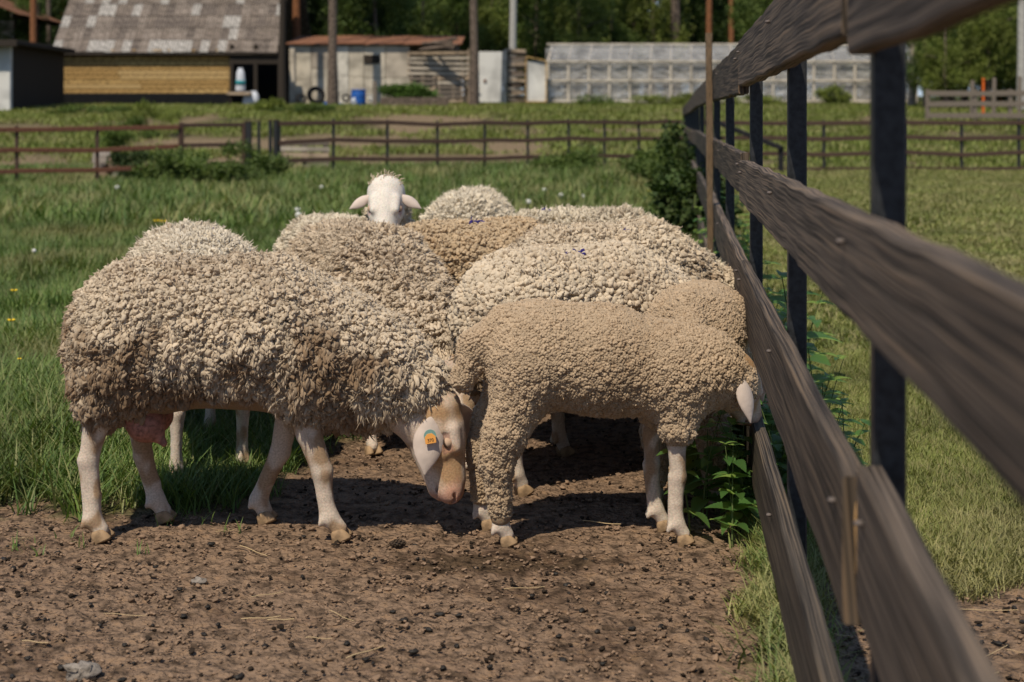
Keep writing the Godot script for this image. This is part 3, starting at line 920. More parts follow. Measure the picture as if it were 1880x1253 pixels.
	for i in 70:                                    # the tousled topknot
		var aa := hr.randf_range(-1.0, 1.0)
		var p: Vector3 = I.head * Vector3(hr.randf_range(-0.05, 0.0), 0.068 - 0.026 * absf(aa), aa * 0.064)
		var y := (Vector3(0, 1, 0) + hb.z * aa * 0.9 + Vector3(hr.randf_range(-0.7, 0.7), hr.randf_range(-0.3, 0.3), hr.randf_range(-0.7, 0.7))).normalized() * hr.randf_range(0.009, 0.02)
		var x := y.cross(Vector3(hr.randf(), 0.3, 1)).normalized()
		tuft.append(Transform3D(Basis(x * 0.006, y, x.cross(y).normalized() * 0.005), p))
		tc.append(Color(0.6, 0.5, 0.36) * hr.randf_range(0.8, 1.05))
	multi("topknot", lock_mesh(2), M.wool, tuft, tc, look).set_meta("kind", "stuff")

	# ------- lambs
	fw = Vector3(0.42, -0.72, -0.55).normalized()
	up = Vector3(0.75, 0.6, -0.1)
	up = (up - fw * up.dot(fw)).normalized()
	var L := {
		"cell": 0.006, "blend": 0.035, "under": Color(0.34, 0.24, 0.15), "leg_stain": 0.02, "face_stain": 0.0, "head_size": 0.8, "hoof_size": 0.86,
		"wool": [[Vector3(-0.135, 0.46, 0), Vector3(0.03, 0.445, 0), 0.134, 0.13], [Vector3(0.03, 0.445, 0), Vector3(0.2, 0.415, 0), 0.13, 0.115],
			[Vector3(-0.158, 0.43, 0.05), Vector3(-0.215, 0.27, 0.07), 0.09, 0.047], [Vector3(-0.165, 0.43, -0.05), Vector3(-0.245, 0.27, -0.07), 0.09, 0.047],
			[Vector3(-0.222, 0.27, 0.07), Vector3(-0.238, 0.205, 0.072), 0.045, 0.033], [Vector3(-0.25, 0.27, -0.07), Vector3(-0.275, 0.205, -0.072), 0.045, 0.033],
			[Vector3(-0.238, 0.205, 0.072), Vector3(-0.228, 0.07, 0.072), 0.033, 0.026], [Vector3(-0.275, 0.205, -0.072), Vector3(-0.278, 0.08, -0.072), 0.033, 0.026],
			[Vector3(0.22, 0.4, 0.03), Vector3(0.21, 0.29, 0.062), 0.098, 0.045], [Vector3(0.2, 0.4, -0.03), Vector3(0.17, 0.3, -0.062), 0.098, 0.042],
			[Vector3(0.2, 0.425, 0), Vector3(0.285, 0.425, 0), 0.108, 0.09], [Vector3(0.285, 0.425, 0), Vector3(0.355, 0.385, -0.01), 0.088, 0.066],
			[Vector3(-0.22, 0.54, 0), Vector3(-0.292, 0.48, 0.02), 0.038, 0.033], [Vector3(-0.292, 0.48, 0.02), Vector3(-0.322, 0.4, 0.03), 0.034, 0.028]],
		"legs": [[[-0.228, 0.12, 0.072, 0.026], [-0.228, 0.07, 0.072, 0.023], [-0.226, 0.046, 0.072, 0.0245], [-0.212, 0.024, 0.072, 0.0215]], [[-0.278, 0.13, -0.072, 0.026], [-0.278, 0.07, -0.072, 0.023], [-0.276, 0.046, -0.072, 0.0245], [-0.262, 0.024, -0.072, 0.0215]],
			[[0.21, 0.31, 0.062, 0.04], [0.208, 0.25, 0.062, 0.029], [0.212, 0.165, 0.062, 0.0245], [0.208, 0.1, 0.062, 0.0185], [0.208, 0.05, 0.062, 0.0235], [0.225, 0.024, 0.062, 0.021]],
			[[0.17, 0.31, -0.062, 0.038], [0.158, 0.25, -0.062, 0.028], [0.16, 0.165, -0.062, 0.024], [0.165, 0.1, -0.062, 0.0185], [0.17, 0.05, -0.062, 0.0235], [0.187, 0.024, -0.062, 0.021]]],
		"head": Transform3D(Basis(fw, up, fw.cross(up)), Vector3(0.365, 0.41, -0.02)), "neck": [[Vector3(0.34, 0.41, -0.01), Vector3(0.37, 0.39, -0.03), 0.07, 0.055]],
		"ears": [[Vector3(0.366, 0.412, 0.05), Vector3(0.39, 0.3, 0.064), Vector3(0.6, 0, 1), 0.05, 0.18], [Vector3(0.41, 0.42, -0.06), Vector3(0.45, 0.32, -0.1), Vector3(0.6, 0, -1), 0.05, 0.15]]}
	var W := {"seed": 91, "long_": [0.0082, 0.0105], "out": [1.0, 0.7], "wide": 0.0086, "clump": 0.015, "pull": 0.35, "droop": 0.5, "dome": 0.35, "tall": 0.7, "stray": 0.2, "fibres": 0.0, "kind": 1, "kind2": 1, "clean": Color(0.5, 0.38, 0.255), "soiled": Color(0.33, 0.23, 0.14), "bias": func(p: Vector3, nn: Vector3) -> float: return -0.1,
		"skip": func(p: Vector3, nn: Vector3) -> bool: return p.y < 0.075}
	sheep("lamb", "woolly lamb in profile with a hanging tail, its head turned into the fence", "lambs at the fence", "lamb", "lamb", L, Vector3(0.2, 0, -3.57), 0.0, 1.0, W)
	W = W.duplicate()
	W.seed = 97
	sheep("lamb", "lamb half hidden between the profile lamb and the boards, back rounded", "lambs at the fence", "lamb", "lamb", L, Vector3(0.545, 0, -4.05), 1.25, 1.0, W)

func tag_mesh() -> ArrayMesh:                       # a small plate with a pointed shoulder and a hole shown by its stud
	var pts := PackedVector2Array([Vector2(-0.0135, -0.012), Vector2(0.0135, -0.012), Vector2(0.0135, 0.004), Vector2(0.006, 0.012), Vector2(-0.006, 0.012), Vector2(-0.0135, 0.004)])
	var st := SurfaceTool.new()
	st.begin(Mesh.PRIMITIVE_TRIANGLES)
	st.set_smooth_group(-1)
	var h := 0.0012
	for i in pts.size():
		var a := pts[i]
		var b := pts[(i + 1) % pts.size()]
		for p in [Vector3(0, 0, h), Vector3(b.x, b.y, h), Vector3(a.x, a.y, h), Vector3(0, 0, -h), Vector3(a.x, a.y, -h), Vector3(b.x, b.y, -h),
			Vector3(a.x, a.y, h), Vector3(b.x, b.y, h), Vector3(b.x, b.y, -h), Vector3(a.x, a.y, h), Vector3(b.x, b.y, -h), Vector3(a.x, a.y, -h)]:
			st.add_vertex(p)
	st.generate_normals()
	return st.commit()

# ---------------------------------------------------------------- ground
func fence_x(d: float) -> float:
	return 0.262 + 0.1125 * d

func gh(x: float, d: float) -> float:
	var y := 1.6 * smoothstep(27.0, 60.0, d) + maxf(0.0, d - 58.0) * 0.02
	y -= 0.1 * smoothstep(-2.0, -7.0, x) * smoothstep(14.0, 21.0, d) * (1.0 - smoothstep(24.0, 34.0, d))
	y += 0.05 * n3.get_noise_2d(x * 3.0, d * 3.0) * smoothstep(5.0, 9.0, d)
	return y

func grassy(x: float, d: float) -> float:         # 1 in turf, 0 on trodden soil
	var w := 0.22 * n3.get_noise_2d(x * 30.0, d * 30.0) + 0.12 * n2.get_noise_2d(x * 60.0, d * 60.0)
	var fx := fence_x(d)
	if x > fx:                                     # the mown paddock: bare by the gate in front
		var g := smoothstep(3.05, 3.45, d + w * 1.2 + 0.1 * (x - fx))
		g = maxf(g, smoothstep(0.09, 0.0, x - fx + w * 0.2) * 0.8)
		if d > 3.6 and d < 5.2:
			g *= 1.0 - 0.85 * smoothstep(0.28, 0.38, n2.get_noise_2d(x * 28.0 + 40.0, d * 28.0))
		return g
	var rim := smoothstep(0.1, 0.03, fx - x + w * 0.35) * (0.9 if d < 3.6 else 1.0)   # the strip under the boards
	var far := smoothstep(3.7, 3.92, d + w * 0.9)
	var trodden := smoothstep(-0.82, -0.6, x + w * 0.6 - 0.18 * (d - 4.0)) * (1.0 - smoothstep(5.6, 6.6, d))
	return maxf(rim, far * (1.0 - trodden))

func make_ground() -> void:
	var xs := PackedFloat32Array()
	var ds := PackedFloat32Array()
	var x := -90.0
	while x < 90.0:
		xs.append(x)
		var out := maxf(-1.75 - x, x - 1.55)
		x += 0.0125 if out < 0.0 else clampf(0.0125 + out * 0.12, 0.0125, 6.0)
		if out > 0.0 and x > -1.75 and xs[xs.size() - 1] < -1.75:
			x = -1.75
	var d := -14.0
	while d < 190.0:
		ds.append(d)
		var out := maxf(2.3 - d, d - 4.35)
		d += 0.0125 if out < 0.0 else clampf(0.0125 + out * 0.09, 0.0125, 5.0)
		if out > 0.0 and d > 2.3 and ds[ds.size() - 1] < 2.3:
			d = 2.3
	var nx := xs.size()
	var nd := ds.size()
	var v := PackedVector3Array()
	var c := PackedColorArray()
	v.resize(nx * nd)
	c.resize(nx * nd)
	var soil := Color(0.245, 0.165, 0.11)
	var damp := Color(0.085, 0.054, 0.034)
	var turf := Color(0.075, 0.085, 0.03)
	var sand := Color(0.3, 0.22, 0.14)
	for j in nd:
		var dd := ds[j]
		for i in nx:
			var xx := xs[i]
			var y := gh(xx, dd)
			var g := grassy(xx, dd)
			if dd > 1.0 and dd < 8.0 and absf(xx) < 3.0:
				var rough := n2.get_noise_2d(xx * 110.0, dd * 110.0)
				y += 0.006 * n3.get_noise_2d(xx * 40.0, dd * 40.0) + 0.0045 * rough + 0.004 * maxf(0.0, n1.get_noise_2d(xx * 240.0, dd * 240.0)) + 0.012 * g
			var k := i + j * nx
			v[k] = Vector3(xx, y - 0.004, -dd)
			var s := soil
			var wet := n3.get_noise_2d(xx * 14.0 + 7.0, dd * 22.0) + 0.5 * n2.get_noise_2d(xx * 50.0, dd * 50.0)
			s = s.lerp(damp, 0.55 * smoothstep(0.1, 0.7, wet))
			var e := Vector2((xx + 0.02) / 0.3, (dd - 3.36) / 0.1).length() + 0.5 * n2.get_noise_2d(xx * 40.0, dd * 40.0)   # the wet patch where an animal has been
			s = s.lerp(damp, 0.85 * smoothstep(1.2, 0.6, e))
			if dd > 28.0:
				var p := n3.get_noise_2d(xx * 1.2, dd * 1.4 + 50.0)
				g = 1.0 - 0.9 * smoothstep(0.02, 0.2, p + (0.22 if xx < 1.0 and xx > -12.0 and dd < 48.0 else -0.12))
				s = sand
			if dd > 66.0:
				g = 1.0
			c[k] = s.lerp(turf, g)
	var idx := PackedInt32Array()
	idx.resize((nx - 1) * (nd - 1) * 6)
	var o := 0
	for j in nd - 1:
		for i in nx - 1:
			var a := i + j * nx
			idx[o] = a
			idx[o + 1] = a + nx
			idx[o + 2] = a + 1
			idx[o + 3] = a + 1
			idx[o + 4] = a + nx
			idx[o + 5] = a + nx + 1
			o += 6
	var gr := part("ground", arrays_mesh(v, smooth_normals(v, idx), idx, c), M.ground, self)
	gr.set_meta("kind", "structure")
	gr.set_meta("label", "trodden brown earth in front, pasture turf rising to the farmyard")
	gr.set_meta("category", "ground")

func lump(seed_: int, rough := 0.3) -> ArrayMesh:
	var r := RandomNumberGenerator.new()
	r.seed = seed_
	var s := SphereMesh.new()
	s.radius = 1.0
	s.height = 2.0
	s.radial_segments = 9
	s.rings = 5
	var a := s.get_mesh_arrays()
	var v: PackedVector3Array = a[Mesh.ARRAY_VERTEX]
	var idx: PackedInt32Array = a[Mesh.ARRAY_INDEX]
	var f := FastNoiseLite.new()
	f.seed = seed_
	f.frequency = 1.3
	for i in v.size():
		v[i] = v[i] * (1.0 + rough * 1.6 * f.get_noise_3dv(v[i] * 1.5))
	return arrays_mesh(v, smooth_normals(v, idx), idx)

func make_litter() -> void:
	var r := RandomNumberGenerator.new()
	r.seed = 404
	# crumbs of soil and trodden dung, past counting
	for kind in 2:
		var list := []
		var cols := PackedColorArray()
		var want := 9000 if kind == 0 else 900
		var tries := 0
		while list.size() < want and tries < 60000:
			tries += 1
			var d := r.randf_range(2.35, 5.2) if r.randf() < 0.75 else r.randf_range(2.35, 3.7)
			var x := r.randf_range(-1.7, 1.35)
			if grassy(x, d) > 0.4 or (n2.get_noise_2d(x * 25.0, d * 40.0) < r.randf_range(-0.35, 0.25)):
				continue
			var s := r.randf_range(0.0012, 0.0032) if r.randf() < 0.9 else r.randf_range(0.003, 0.006)
			if kind == 1:
				s = r.randf_range(0.002, 0.0045)
			var b := Basis.from_euler(Vector3(r.randf() * TAU, r.randf() * TAU, r.randf() * TAU)).scaled(Vector3(r.randf_range(1, 1.7), 1, r.randf_range(1, 1.7)) * s)
			list.append(Transform3D(Basis.from_euler(Vector3(r.randf_range(-0.4, 0.4), r.randf() * TAU, r.randf_range(-0.4, 0.4))).scaled(Vector3.ONE) * Basis.from_scale(Vector3(s * r.randf_range(1.0, 2.0), s * r.randf_range(0.5, 1.0), s * r.randf_range(1.0, 1.6))), Vector3(x, 0.002, -d)))
			var k := r.randf_range(0.6, 1.15)
			cols.append(Color(0.23 * k, 0.155 * k, 0.103 * k) if kind == 0 else Color(0.03 * k, 0.022 * k, 0.016 * k))
		var o := multi("soil_crumbs" if kind == 0 else "trodden_dung", lump(600 + kind, 0.45), M.clod, list, cols, self)
		tag(o, "loose crumbs of brown soil strewn over the trodden earth" if kind == 0 else "black specks of trodden dung scattered over the earth", "soil" if kind == 0 else "dung", "", "stuff")
	# single droppings that stand out
	var pel := [lump(701, 0.35), lump(702, 0.4), lump(703, 0.5)]
	for i in 95:
		var d := 0.0
		var x := 0.0
		for t in 40:
			d = F * EYE / (r.randf_range(985.0, 1290.0) - HZ)
			x = (r.randf_range(0.0, 1395.0) - 940.0) / F * d
			if i > 80:
				d = F * EYE / (r.randf_range(1080.0, 1250.0) - HZ)
				x = (r.randf_range(1690.0, 1880.0) - 940.0) / F * d
			if grassy(x, d) < 0.3 and absf(x - fence_x(d)) > 0.12:
				break
		var s := r.randf_range(0.0032, 0.0062)
		var o := part("dropping", pel[i % 3], M.dung, self, Transform3D(Basis.from_euler(Vector3(0, r.randf() * TAU, 0)) * Basis.from_scale(Vector3(s * r.randf_range(1.1, 2.0), s * r.randf_range(0.6, 0.9), s * r.randf_range(0.9, 1.3))), Vector3(x, s * 0.35, -d)))
		tag(o, "small black dropping lying on the bare earth", "dropping", "droppings on the earth")
	# straw stalks: [pixel from, pixel to]
	var stalks := [[190, 1128, 268, 1132], [442, 1138, 515, 1133], [605, 1122, 650, 1142], [635, 1210, 705, 1188], [925, 1083, 1000, 1079], [1070, 957, 1140, 964], [40, 1178, 88, 1182], [560, 1172, 610, 1174], [490, 1140, 540, 1138],
		[460, 1098, 520, 1088], [440, 1003, 490, 1022], [395, 978, 430, 974], [20, 990, 45, 988], [1720, 1120, 1870, 1122], [1780, 1225, 1850, 1187], [1690, 1137, 1730, 1142], [1745, 1252, 1835, 1236], [1700, 1162, 1760, 1160], [1495, 1095, 1520, 1103], [1510, 1160, 1560, 1170], [1850, 1195, 1879, 1200], [1700, 1062, 1740, 1052]]
	for s in stalks:
		var a := Vector3.ZERO
		var b := Vector3.ZERO
		a = at(s[0], s[1], F * (EYE - 0.006) / (s[1] - HZ))
		b = at(s[2], s[3], F * (EYE - 0.006) / (s[3] - HZ))
		var mid := (a + b) / 2.0
		var bend := (b - a).cross(Vector3.UP).normalized() * r.randf_range(-0.003, 0.003)
		var w := r.randf_range(0.001, 0.0019)
		var rows := []
		for k in 6:
			var t := k / 5.0
			rows.append([a.lerp(b, t) - mid + bend * sin(t * PI) + Vector3(0, 0.001 + 0.0012 * sin(t * 7.0), 0), w * (1.0 - 0.4 * t), w * 0.6])
		var o := part("straw_stalk", loft(rows, Vector3(0.3, 0, 1), 6), M.straw, self, Transform3D(Basis.IDENTITY, mid))
		tag(o, "dry straw stalk lying on the bare earth", "straw", "straw on the earth")
	# stones
	var st := part("stone", lump(801, 0.6), M.stone, self, Transform3D(Basis.from_scale(Vector3(0.03, 0.017, 0.02)), at(150, 1240, F * EYE / (1240 - HZ)) + Vector3(0, 0.008, 0)))
	tag(st, "pale knobbly stone half sunk in the earth, largest on the trodden ground", "stone")
	st = part("stone", lump(802, 0.5), M.stone, self, Transform3D(Basis.from_scale(Vector3(0.017, 0.008, 0.012)), at(366, 1071, F * EYE / (1071 - HZ)) + Vector3(0, 0.004, 0)))
	tag(st, "small flat pale stone among droppings on the bare earth", "stone")
	# a fallen cone in front of the tagged ewe's muzzle
	var cone := thing("pine_cone", "dark fallen cone lying on the earth before the ewe's nose", "cone", at(730, 1006, F * EYE / (1006 - HZ)), 0.25)
	part("core", lump(811, 0.1), M.dung, cone, Transform3D(Basis.from_scale(Vector3(0.019, 0.008, 0.009)), Vector3(0, 0.009, 0)))
	var scale_mesh := lump(812, 0.2)
	var cone_m := mat("cone scale", lin(0.05, 0.034, 0.022), 0.7)
	for i in 46:
		var t := (i + 0.5) / 46.0
		var ang := i * 2.4
		var rad := 0.0095 * sin(PI * (0.12 + 0.8 * t))
		part("scale", scale_mesh, cone_m, cone, Transform3D(Basis(Vector3(1, 0, 0), ang) * Basis(Vector3(0, 0, 1), 0.5) * Basis.from_scale(Vector3(0.0036, 0.0014, 0.0032)), Vector3(lerpf(-0.019, 0.019, t), 0.0105 + rad * cos(ang), rad * sin(ang))))

# ---------------------------------------------------------------- plants
func blade(st: SurfaceTool, root: Vector3, dir: Vector3, len: float, wide: float, bend: float) -> void:
	var side := dir.cross(Vector3(dir.z, 0.2, -dir.x)).normalized() if dir.length() > 0.01 else Vector3.RIGHT
	side = Vector3(-dir.z, 0, dir.x).normalized()
	var out := Vector3(dir.x, 0, dir.z)
	var prev := []
	for k in 4:
		var t := k / 3.0
		var p := root + Vector3(0, len * (t - 0.35 * bend * t * t), 0) + out * (len * (0.25 * t + bend * t * t))
		var w := wide * (1.0 - t * t) * 0.5 + 0.0002
		var cur := [p - side * w, p + side * w]
		if prev.size():
			for q in [prev[0], cur[0], prev[1], prev[1], cur[0], cur[1]]:
				st.add_vertex(q)
		prev = cur

func tuft_mesh(seed_: int, blades: int, spread: float, tall: float, wide: float, bend: float) -> ArrayMesh:
	var r := RandomNumberGenerator.new()
	r.seed = seed_
	var st := SurfaceTool.new()
	st.begin(Mesh.PRIMITIVE_TRIANGLES)
	for i in blades:
		var a := r.randf() * TAU
		blade(st, Vector3(r.randfn(0, spread), -0.01, r.randfn(0, spread)), Vector3(cos(a), 0, sin(a)), tall * r.randf_range(0.55, 1.1), wide * r.randf_range(0.7, 1.3), bend * r.randf_range(0.2, 1.4))
	st.generate_normals()
	return st.commit()

func sown(called: String, label: String, mesh: Mesh, count: int, seed_: int, pick: Callable, tall: Vector2, tints: Array) -> void:
	var r := RandomNumberGenerator.new()
	r.seed = seed_
	var list := []
	var cols := PackedColorArray()
	var tries := 0
	while list.size() < count and tries < count * 8:
		tries += 1
		var p: Vector2 = pick.call(r)
		var x := p.x
		var d := p.y
		if d < 28.0:
			var g := grassy(x, d)
			if g < r.randf_range(0.25, 0.95):
				continue
		elif n3.get_noise_2d(x * 1.2, d * 1.4 + 50.0) + (0.22 if x < 1.0 and x > -12.0 and d < 48.0 else -0.12) > r.randf_range(0.0, 0.25):
			continue
		var patch := n3.get_noise_2d(x * 6.0, d * 6.0)
		var s := r.randf_range(tall.x, tall.y) * (1.0 + 0.5 * patch)
		var b := Basis(Vector3.UP, r.randf() * TAU) * Basis.from_scale(Vector3(s * r.randf_range(0.9, 1.3), s, s * r.randf_range(0.9, 1.3)))
		list.append(Transform3D(b, Vector3(x, gh(x, d) + (0.006 if d < 8.0 else 0.0), -d)))
		var c: Color = tints[r.randi() % tints.size()]
		c = c.lerp(Color(0.3, 0.27, 0.12), 0.75 * smoothstep(0.05, 0.5, n3.get_noise_2d(x * 5.0 + 30.0, d * 2.5) + r.randf_range(-0.2, 0.2)))
		cols.append(c * (0.92 + 0.45 * n2.get_noise_2d(x * 6.0, d * 3.0) + r.randf_range(-0.18, 0.22)))
	var o := multi(called, mesh, M.grass, list, cols, self)
	tag(o, label, "grass", "", "stuff")

func in_view(r: RandomNumberGenerator, u0: float, u1: float, d0: float, d1: float) -> Vector2:
	var k := r.randf()
	var d := sqrt(lerpf(d0 * d0, d1 * d1, k))
	return Vector2((r.randf_range(u0, u1) - 940.0) / F * d, d)

func make_grass() -> void:
	var lush := [Color(0.13, 0.19, 0.045), Color(0.11, 0.17, 0.04), Color(0.16, 0.22, 0.06), Color(0.09, 0.15, 0.04), Color(0.22, 0.23, 0.09)]
	var mown := [Color(0.2, 0.22, 0.06), Color(0.17, 0.2, 0.05), Color(0.24, 0.25, 0.08), Color(0.28, 0.25, 0.11)]
	var near_ := tuft_mesh(1, 9, 0.022, 0.13, 0.0042, 0.55)
	sown("grass", "long lush meadow grass beside and behind the tagged ewe", near_, 9000, 1001, func(r: RandomNumberGenerator) -> Vector2: return in_view(r, -160.0, 760.0, 3.6, 6.5), Vector2(0.55, 1.25), lush)
	var mid := tuft_mesh(2, 12, 0.05, 0.17, 0.0075, 0.5)
	sown("grass", "meadow grass behind the flock up to the rail fence", mid, 16000, 1002, func(r: RandomNumberGenerator) -> Vector2:
		var p := in_view(r, -160.0, 1330.0, 6.2, 14.0)
		return p if p.x < fence_x(p.y) else Vector2(p.x - 3.0, p.y), Vector2(0.6, 1.2), lush)
	var far := tuft_mesh(3, 14, 0.12, 0.24, 0.017, 0.45)
	sown("grass", "tall rough meadow grass along the rusty rail fence", far, 15000, 1003, func(r: RandomNumberGenerator) -> Vector2:
		var p := in_view(r, -160.0, 1300.0, 13.0, 29.0)
		return p if p.x < fence_x(p.y) else Vector2(p.x - 5.0, p.y), Vector2(0.6, 1.25), lush)
	var short_ := tuft_mesh(4, 14, 0.02, 0.05, 0.0024, 0.7)
	sown("grass", "short paddock turf beside the board fence", short_, 19000, 1004, func(r: RandomNumberGenerator) -> Vector2:
		var p := in_view(r, 1330.0, 2050.0, 2.9, 6.2)
		return p if p.x > fence_x(p.y) - 0.1 else Vector2(p.x + 0.6, p.y), Vector2(0.6, 1.25), mown)
	var shortmid := tuft_mesh(5, 14, 0.05, 0.06, 0.006, 0.8)
	sown("grass", "short paddock turf in the open middle of the paddock", shortmid, 13000, 1005, func(r: RandomNumberGenerator) -> Vector2:
		var p := in_view(r, 1300.0, 2050.0, 5.8, 14.0)
		return p if p.x > fence_x(p.y) else Vector2(p.x + 1.0, p.y), Vector2(0.6, 1.2), mown)
	var shortfar := tuft_mesh(6, 16, 0.13, 0.085, 0.016, 0.7)
	sown("grass", "short paddock turf reaching the paddock's back rails", shortfar, 14000, 1006, func(r: RandomNumberGenerator) -> Vector2:
		var p := in_view(r, 1280.0, 2050.0, 13.0, 29.0)
		return p if p.x > fence_x(p.y) else Vector2(p.x + 3.0, p.y), Vector2(0.6, 1.2), mown)
	var slope := tuft_mesh(7, 14, 0.3, 0.17, 0.035, 0.5)
	sown("grass", "grass on the slope between the rails and the farmyard", slope, 20000, 1007, func(r: RandomNumberGenerator) -> Vector2: return in_view(r, -100.0, 2000.0, 28.5, 66.0), Vector2(0.5, 1.1), [Color(0.19, 0.23, 0.05), Color(0.16, 0.2, 0.045), Color(0.23, 0.25, 0.065)])
	var edge := tuft_mesh(8, 8, 0.014, 0.085, 0.0036, 0.6)
	sown("grass", "grass fringe growing under the lowest board of the fence", edge, 2600, 1008, func(r: RandomNumberGenerator) -> Vector2:
		var d := r.randf_range(2.2, 8.5)
		return Vector2(fence_x(d) + r.randf_range(-0.13, 0.06), d), Vector2(0.5, 1.2), lush)
	# a few green shoots on the trodden earth
	var r2 := RandomNumberGenerator.new()
	r2.seed = 66
	for p in [[340, 955], [375, 962], [425, 975], [40, 1005], [70, 1020], [25, 1010], [268, 1015], [120, 988], [305, 962], [150, 1002]]:
		var d: float = F * EYE / (p[1] - HZ)
		var o := part("grass_tuft", tuft_mesh(900 + p[0], 5, 0.01, 0.05, 0.003, 0.7), M.shoot, self, Transform3D(Basis(Vector3.UP, r2.randf() * TAU), Vector3((p[0] - 940.0) / F * d, 0.006, -d)))
		tag(o, "thin green grass shoots sprouting from the trodden earth", "grass tuft", "grass shoots on the earth")

func leaf_mesh(len: float, wide: float, teeth: int) -> ArrayMesh:     # a toothed leaf folded along its midrib, drooping at the tip
	var st := SurfaceTool.new()
	st.begin(Mesh.PRIMITIVE_TRIANGLES)
	var n := teeth * 2
	for i in n:
		var t0 := float(i) / n
		var t1 := float(i + 1) / n
		for s: float in [-1.0, 1.0]:
			var w0 := wide * 0.5 * pow(sin(PI * pow(t0 * 0.96 + 0.04, 0.6)), 0.85) * (1.0 if i % 2 == 0 else 1.16)
			var w1 := wide * 0.5 * pow(sin(PI * pow(t1 * 0.96 + 0.04, 0.6)), 0.85) * (1.0 if i % 2 == 1 else 1.16)
			var a := Vector3(len * t0, -0.35 * len * t0 * t0, 0)
			var b := Vector3(len * t1, -0.35 * len * t1 * t1, 0)
			var c := a + Vector3(0, w0 * 0.35, s * w0)
			var d := b + Vector3(0, w1 * 0.35, s * w1)
			for p in ([a, b, c, c, b, d] if s > 0 else [a, c, b, b, c, d]):
				st.add_vertex(p)
	st.generate_normals()
	return st.commit()

func make_nettles() -> void:
	var r := RandomNumberGenerator.new()
	r.seed = 515
	var leaves := [leaf_mesh(0.07, 0.038, 8), leaf_mesh(0.058, 0.032, 7), leaf_mesh(0.085, 0.045, 9)]
	var made := []
	for kind in 4:
		var tall: float = [0.3, 0.22, 0.36, 0.27][kind]
		var o := thing("nettle", "dark green nettle growing at the foot of the fence", "nettle", Vector3.ZERO, 0.0, "nettles along the fence")
		var lean := Vector3(r.randf_range(-0.08, 0.08), 0, r.randf_range(-0.08, 0.08))
		var rows := []
		for k in 6:
			var t := k / 5.0
			rows.append([Vector3(0, tall * t - 0.01, 0) + lean * t * t, 0.0026 * (1.1 - t * 0.7), 0.0026 * (1.1 - t * 0.7)])
		part("stem", loft(rows, Vector3(0, 0, 1), 6), M.stem, o)
		var tiers := 6
		for k in tiers:
			var t := (k + 1.2) / (tiers + 0.4)
			for s in 2:
				var yaw := (PI / 2 if k % 2 else 0.0) + s * PI + r.randf_range(-0.35, 0.35)
				var b := Basis(Vector3.UP, yaw) * Basis(Vector3(0, 0, 1), r.randf_range(-0.1, 0.35) + 0.25 * t) * Basis(Vector3(1, 0, 0), r.randf_range(-0.3, 0.3))
				part("leaf", leaves[(k + s + kind) % 3], [M.leaf, M.leaf2][r.randi() % 2], o, Transform3D(b.scaled(Vector3.ONE * (1.25 - 0.7 * t) * r.randf_range(0.85, 1.15)), Vector3(0, tall * t, 0) + lean * t * t))
		made.append(o)
	var spots := []
	for i in 104:                                  # by the lambs' feet, then thinning out along the boards
		var d := r.randf_range(3.5, 4.25) if i < 66 else r.randf_range(4.2, 9.5)
		var off := r.randf_range(-0.22, -0.06) if i < 36 else r.randf_range(0.03, 0.2) if i < 66 else r.randf_range(-0.12, 0.25)
		spots.append(Vector3(fence_x(d) + off, 0, -d))
	for i in spots.size():
		var o: Node3D = made[i] if i < made.size() else copy_of(made[i % made.size()], "dark green nettle growing at the foot of the fence")
		var s := r.randf_range(0.75, 1.15) * (1.05 if i < 66 else 1.5)
		o.transform = Transform3D(Basis(Vector3.UP, r.randf() * TAU).scaled(Vector3.ONE * s), spots[i])

func make_flowers() -> void:
	var r := RandomNumberGenerator.new()
	r.seed = 71
	var petal := SphereMesh.new()
	petal.radius = 1.0
	petal.height = 0.8
	petal.radial_segments = 10
	petal.rings = 5
	var ball := lump(911, 0.1)
	for p in [[287, 407], [300, 408], [25, 535], [35, 660], [20, 590], [1035, 308], [1062, 310], [1140, 315], [1145, 335], [1108, 345], [1165, 340], [1240, 325], [1130, 322], [875, 300], [1190, 352], [1150, 318]]:
		var d: float = F * (EYE - 0.14) / (p[1] - HZ)
		var o := thing("buttercup", "yellow meadow flower on a thin stalk in the long grass", "flower", at(p[0], p[1], d) - Vector3(0, 0.14, 0), 0.0, "yellow flowers in the meadow")
		part("stalk", loft([[Vector3.ZERO, 0.0016, 0.0016], [Vector3(0.004, 0.07, 0), 0.0014, 0.0014], [Vector3(0, 0.14, 0), 0.001, 0.001]], Vector3(0, 0, 1), 5), M.stem, o)
		var s := 0.008 if d < 6.0 else 0.018 if d < 12.0 else 0.03
		for k in 5:
			var a := TAU * k / 5.0
			part("petal", petal, M.yellow, o, Transform3D(Basis(Vector3.UP, -a) * Basis(Vector3(0, 0, 1), 0.5) * Basis.from_scale(Vector3(s * 0.6, s * 0.25, s * 0.5)), Vector3(cos(a) * s * 0.6, 0.14 + s * 0.2, sin(a) * s * 0.6)))
	for p in [[546, 387], [548, 396], [62, 462], [1030, 360], [1000, 350], [970, 372], [1072, 362], [590, 345], [215, 345], [690, 330]]:
		var d: float = F * (EYE - 0.17) / (p[1] - HZ)
		var o := thing("dandelion_clock", "white dandelion seed head standing in the meadow grass", "flower", at(p[0], p[1], d) - Vector3(0, 0.17, 0), 0.0, "dandelion clocks in the meadow")
		part("stalk", loft([[Vector3.ZERO, 0.002, 0.002], [Vector3(0.004, 0.09, 0), 0.0018, 0.0018], [Vector3(0, 0.17, 0), 0.0015, 0.0015]], Vector3(0, 0, 1), 5), M.stem, o)
		part("seed_head", ball, M.clock, o, Transform3D(Basis.from_scale(Vector3.ONE * (0.014 if d < 10.0 else 0.03)), Vector3(0, 0.175, 0)))

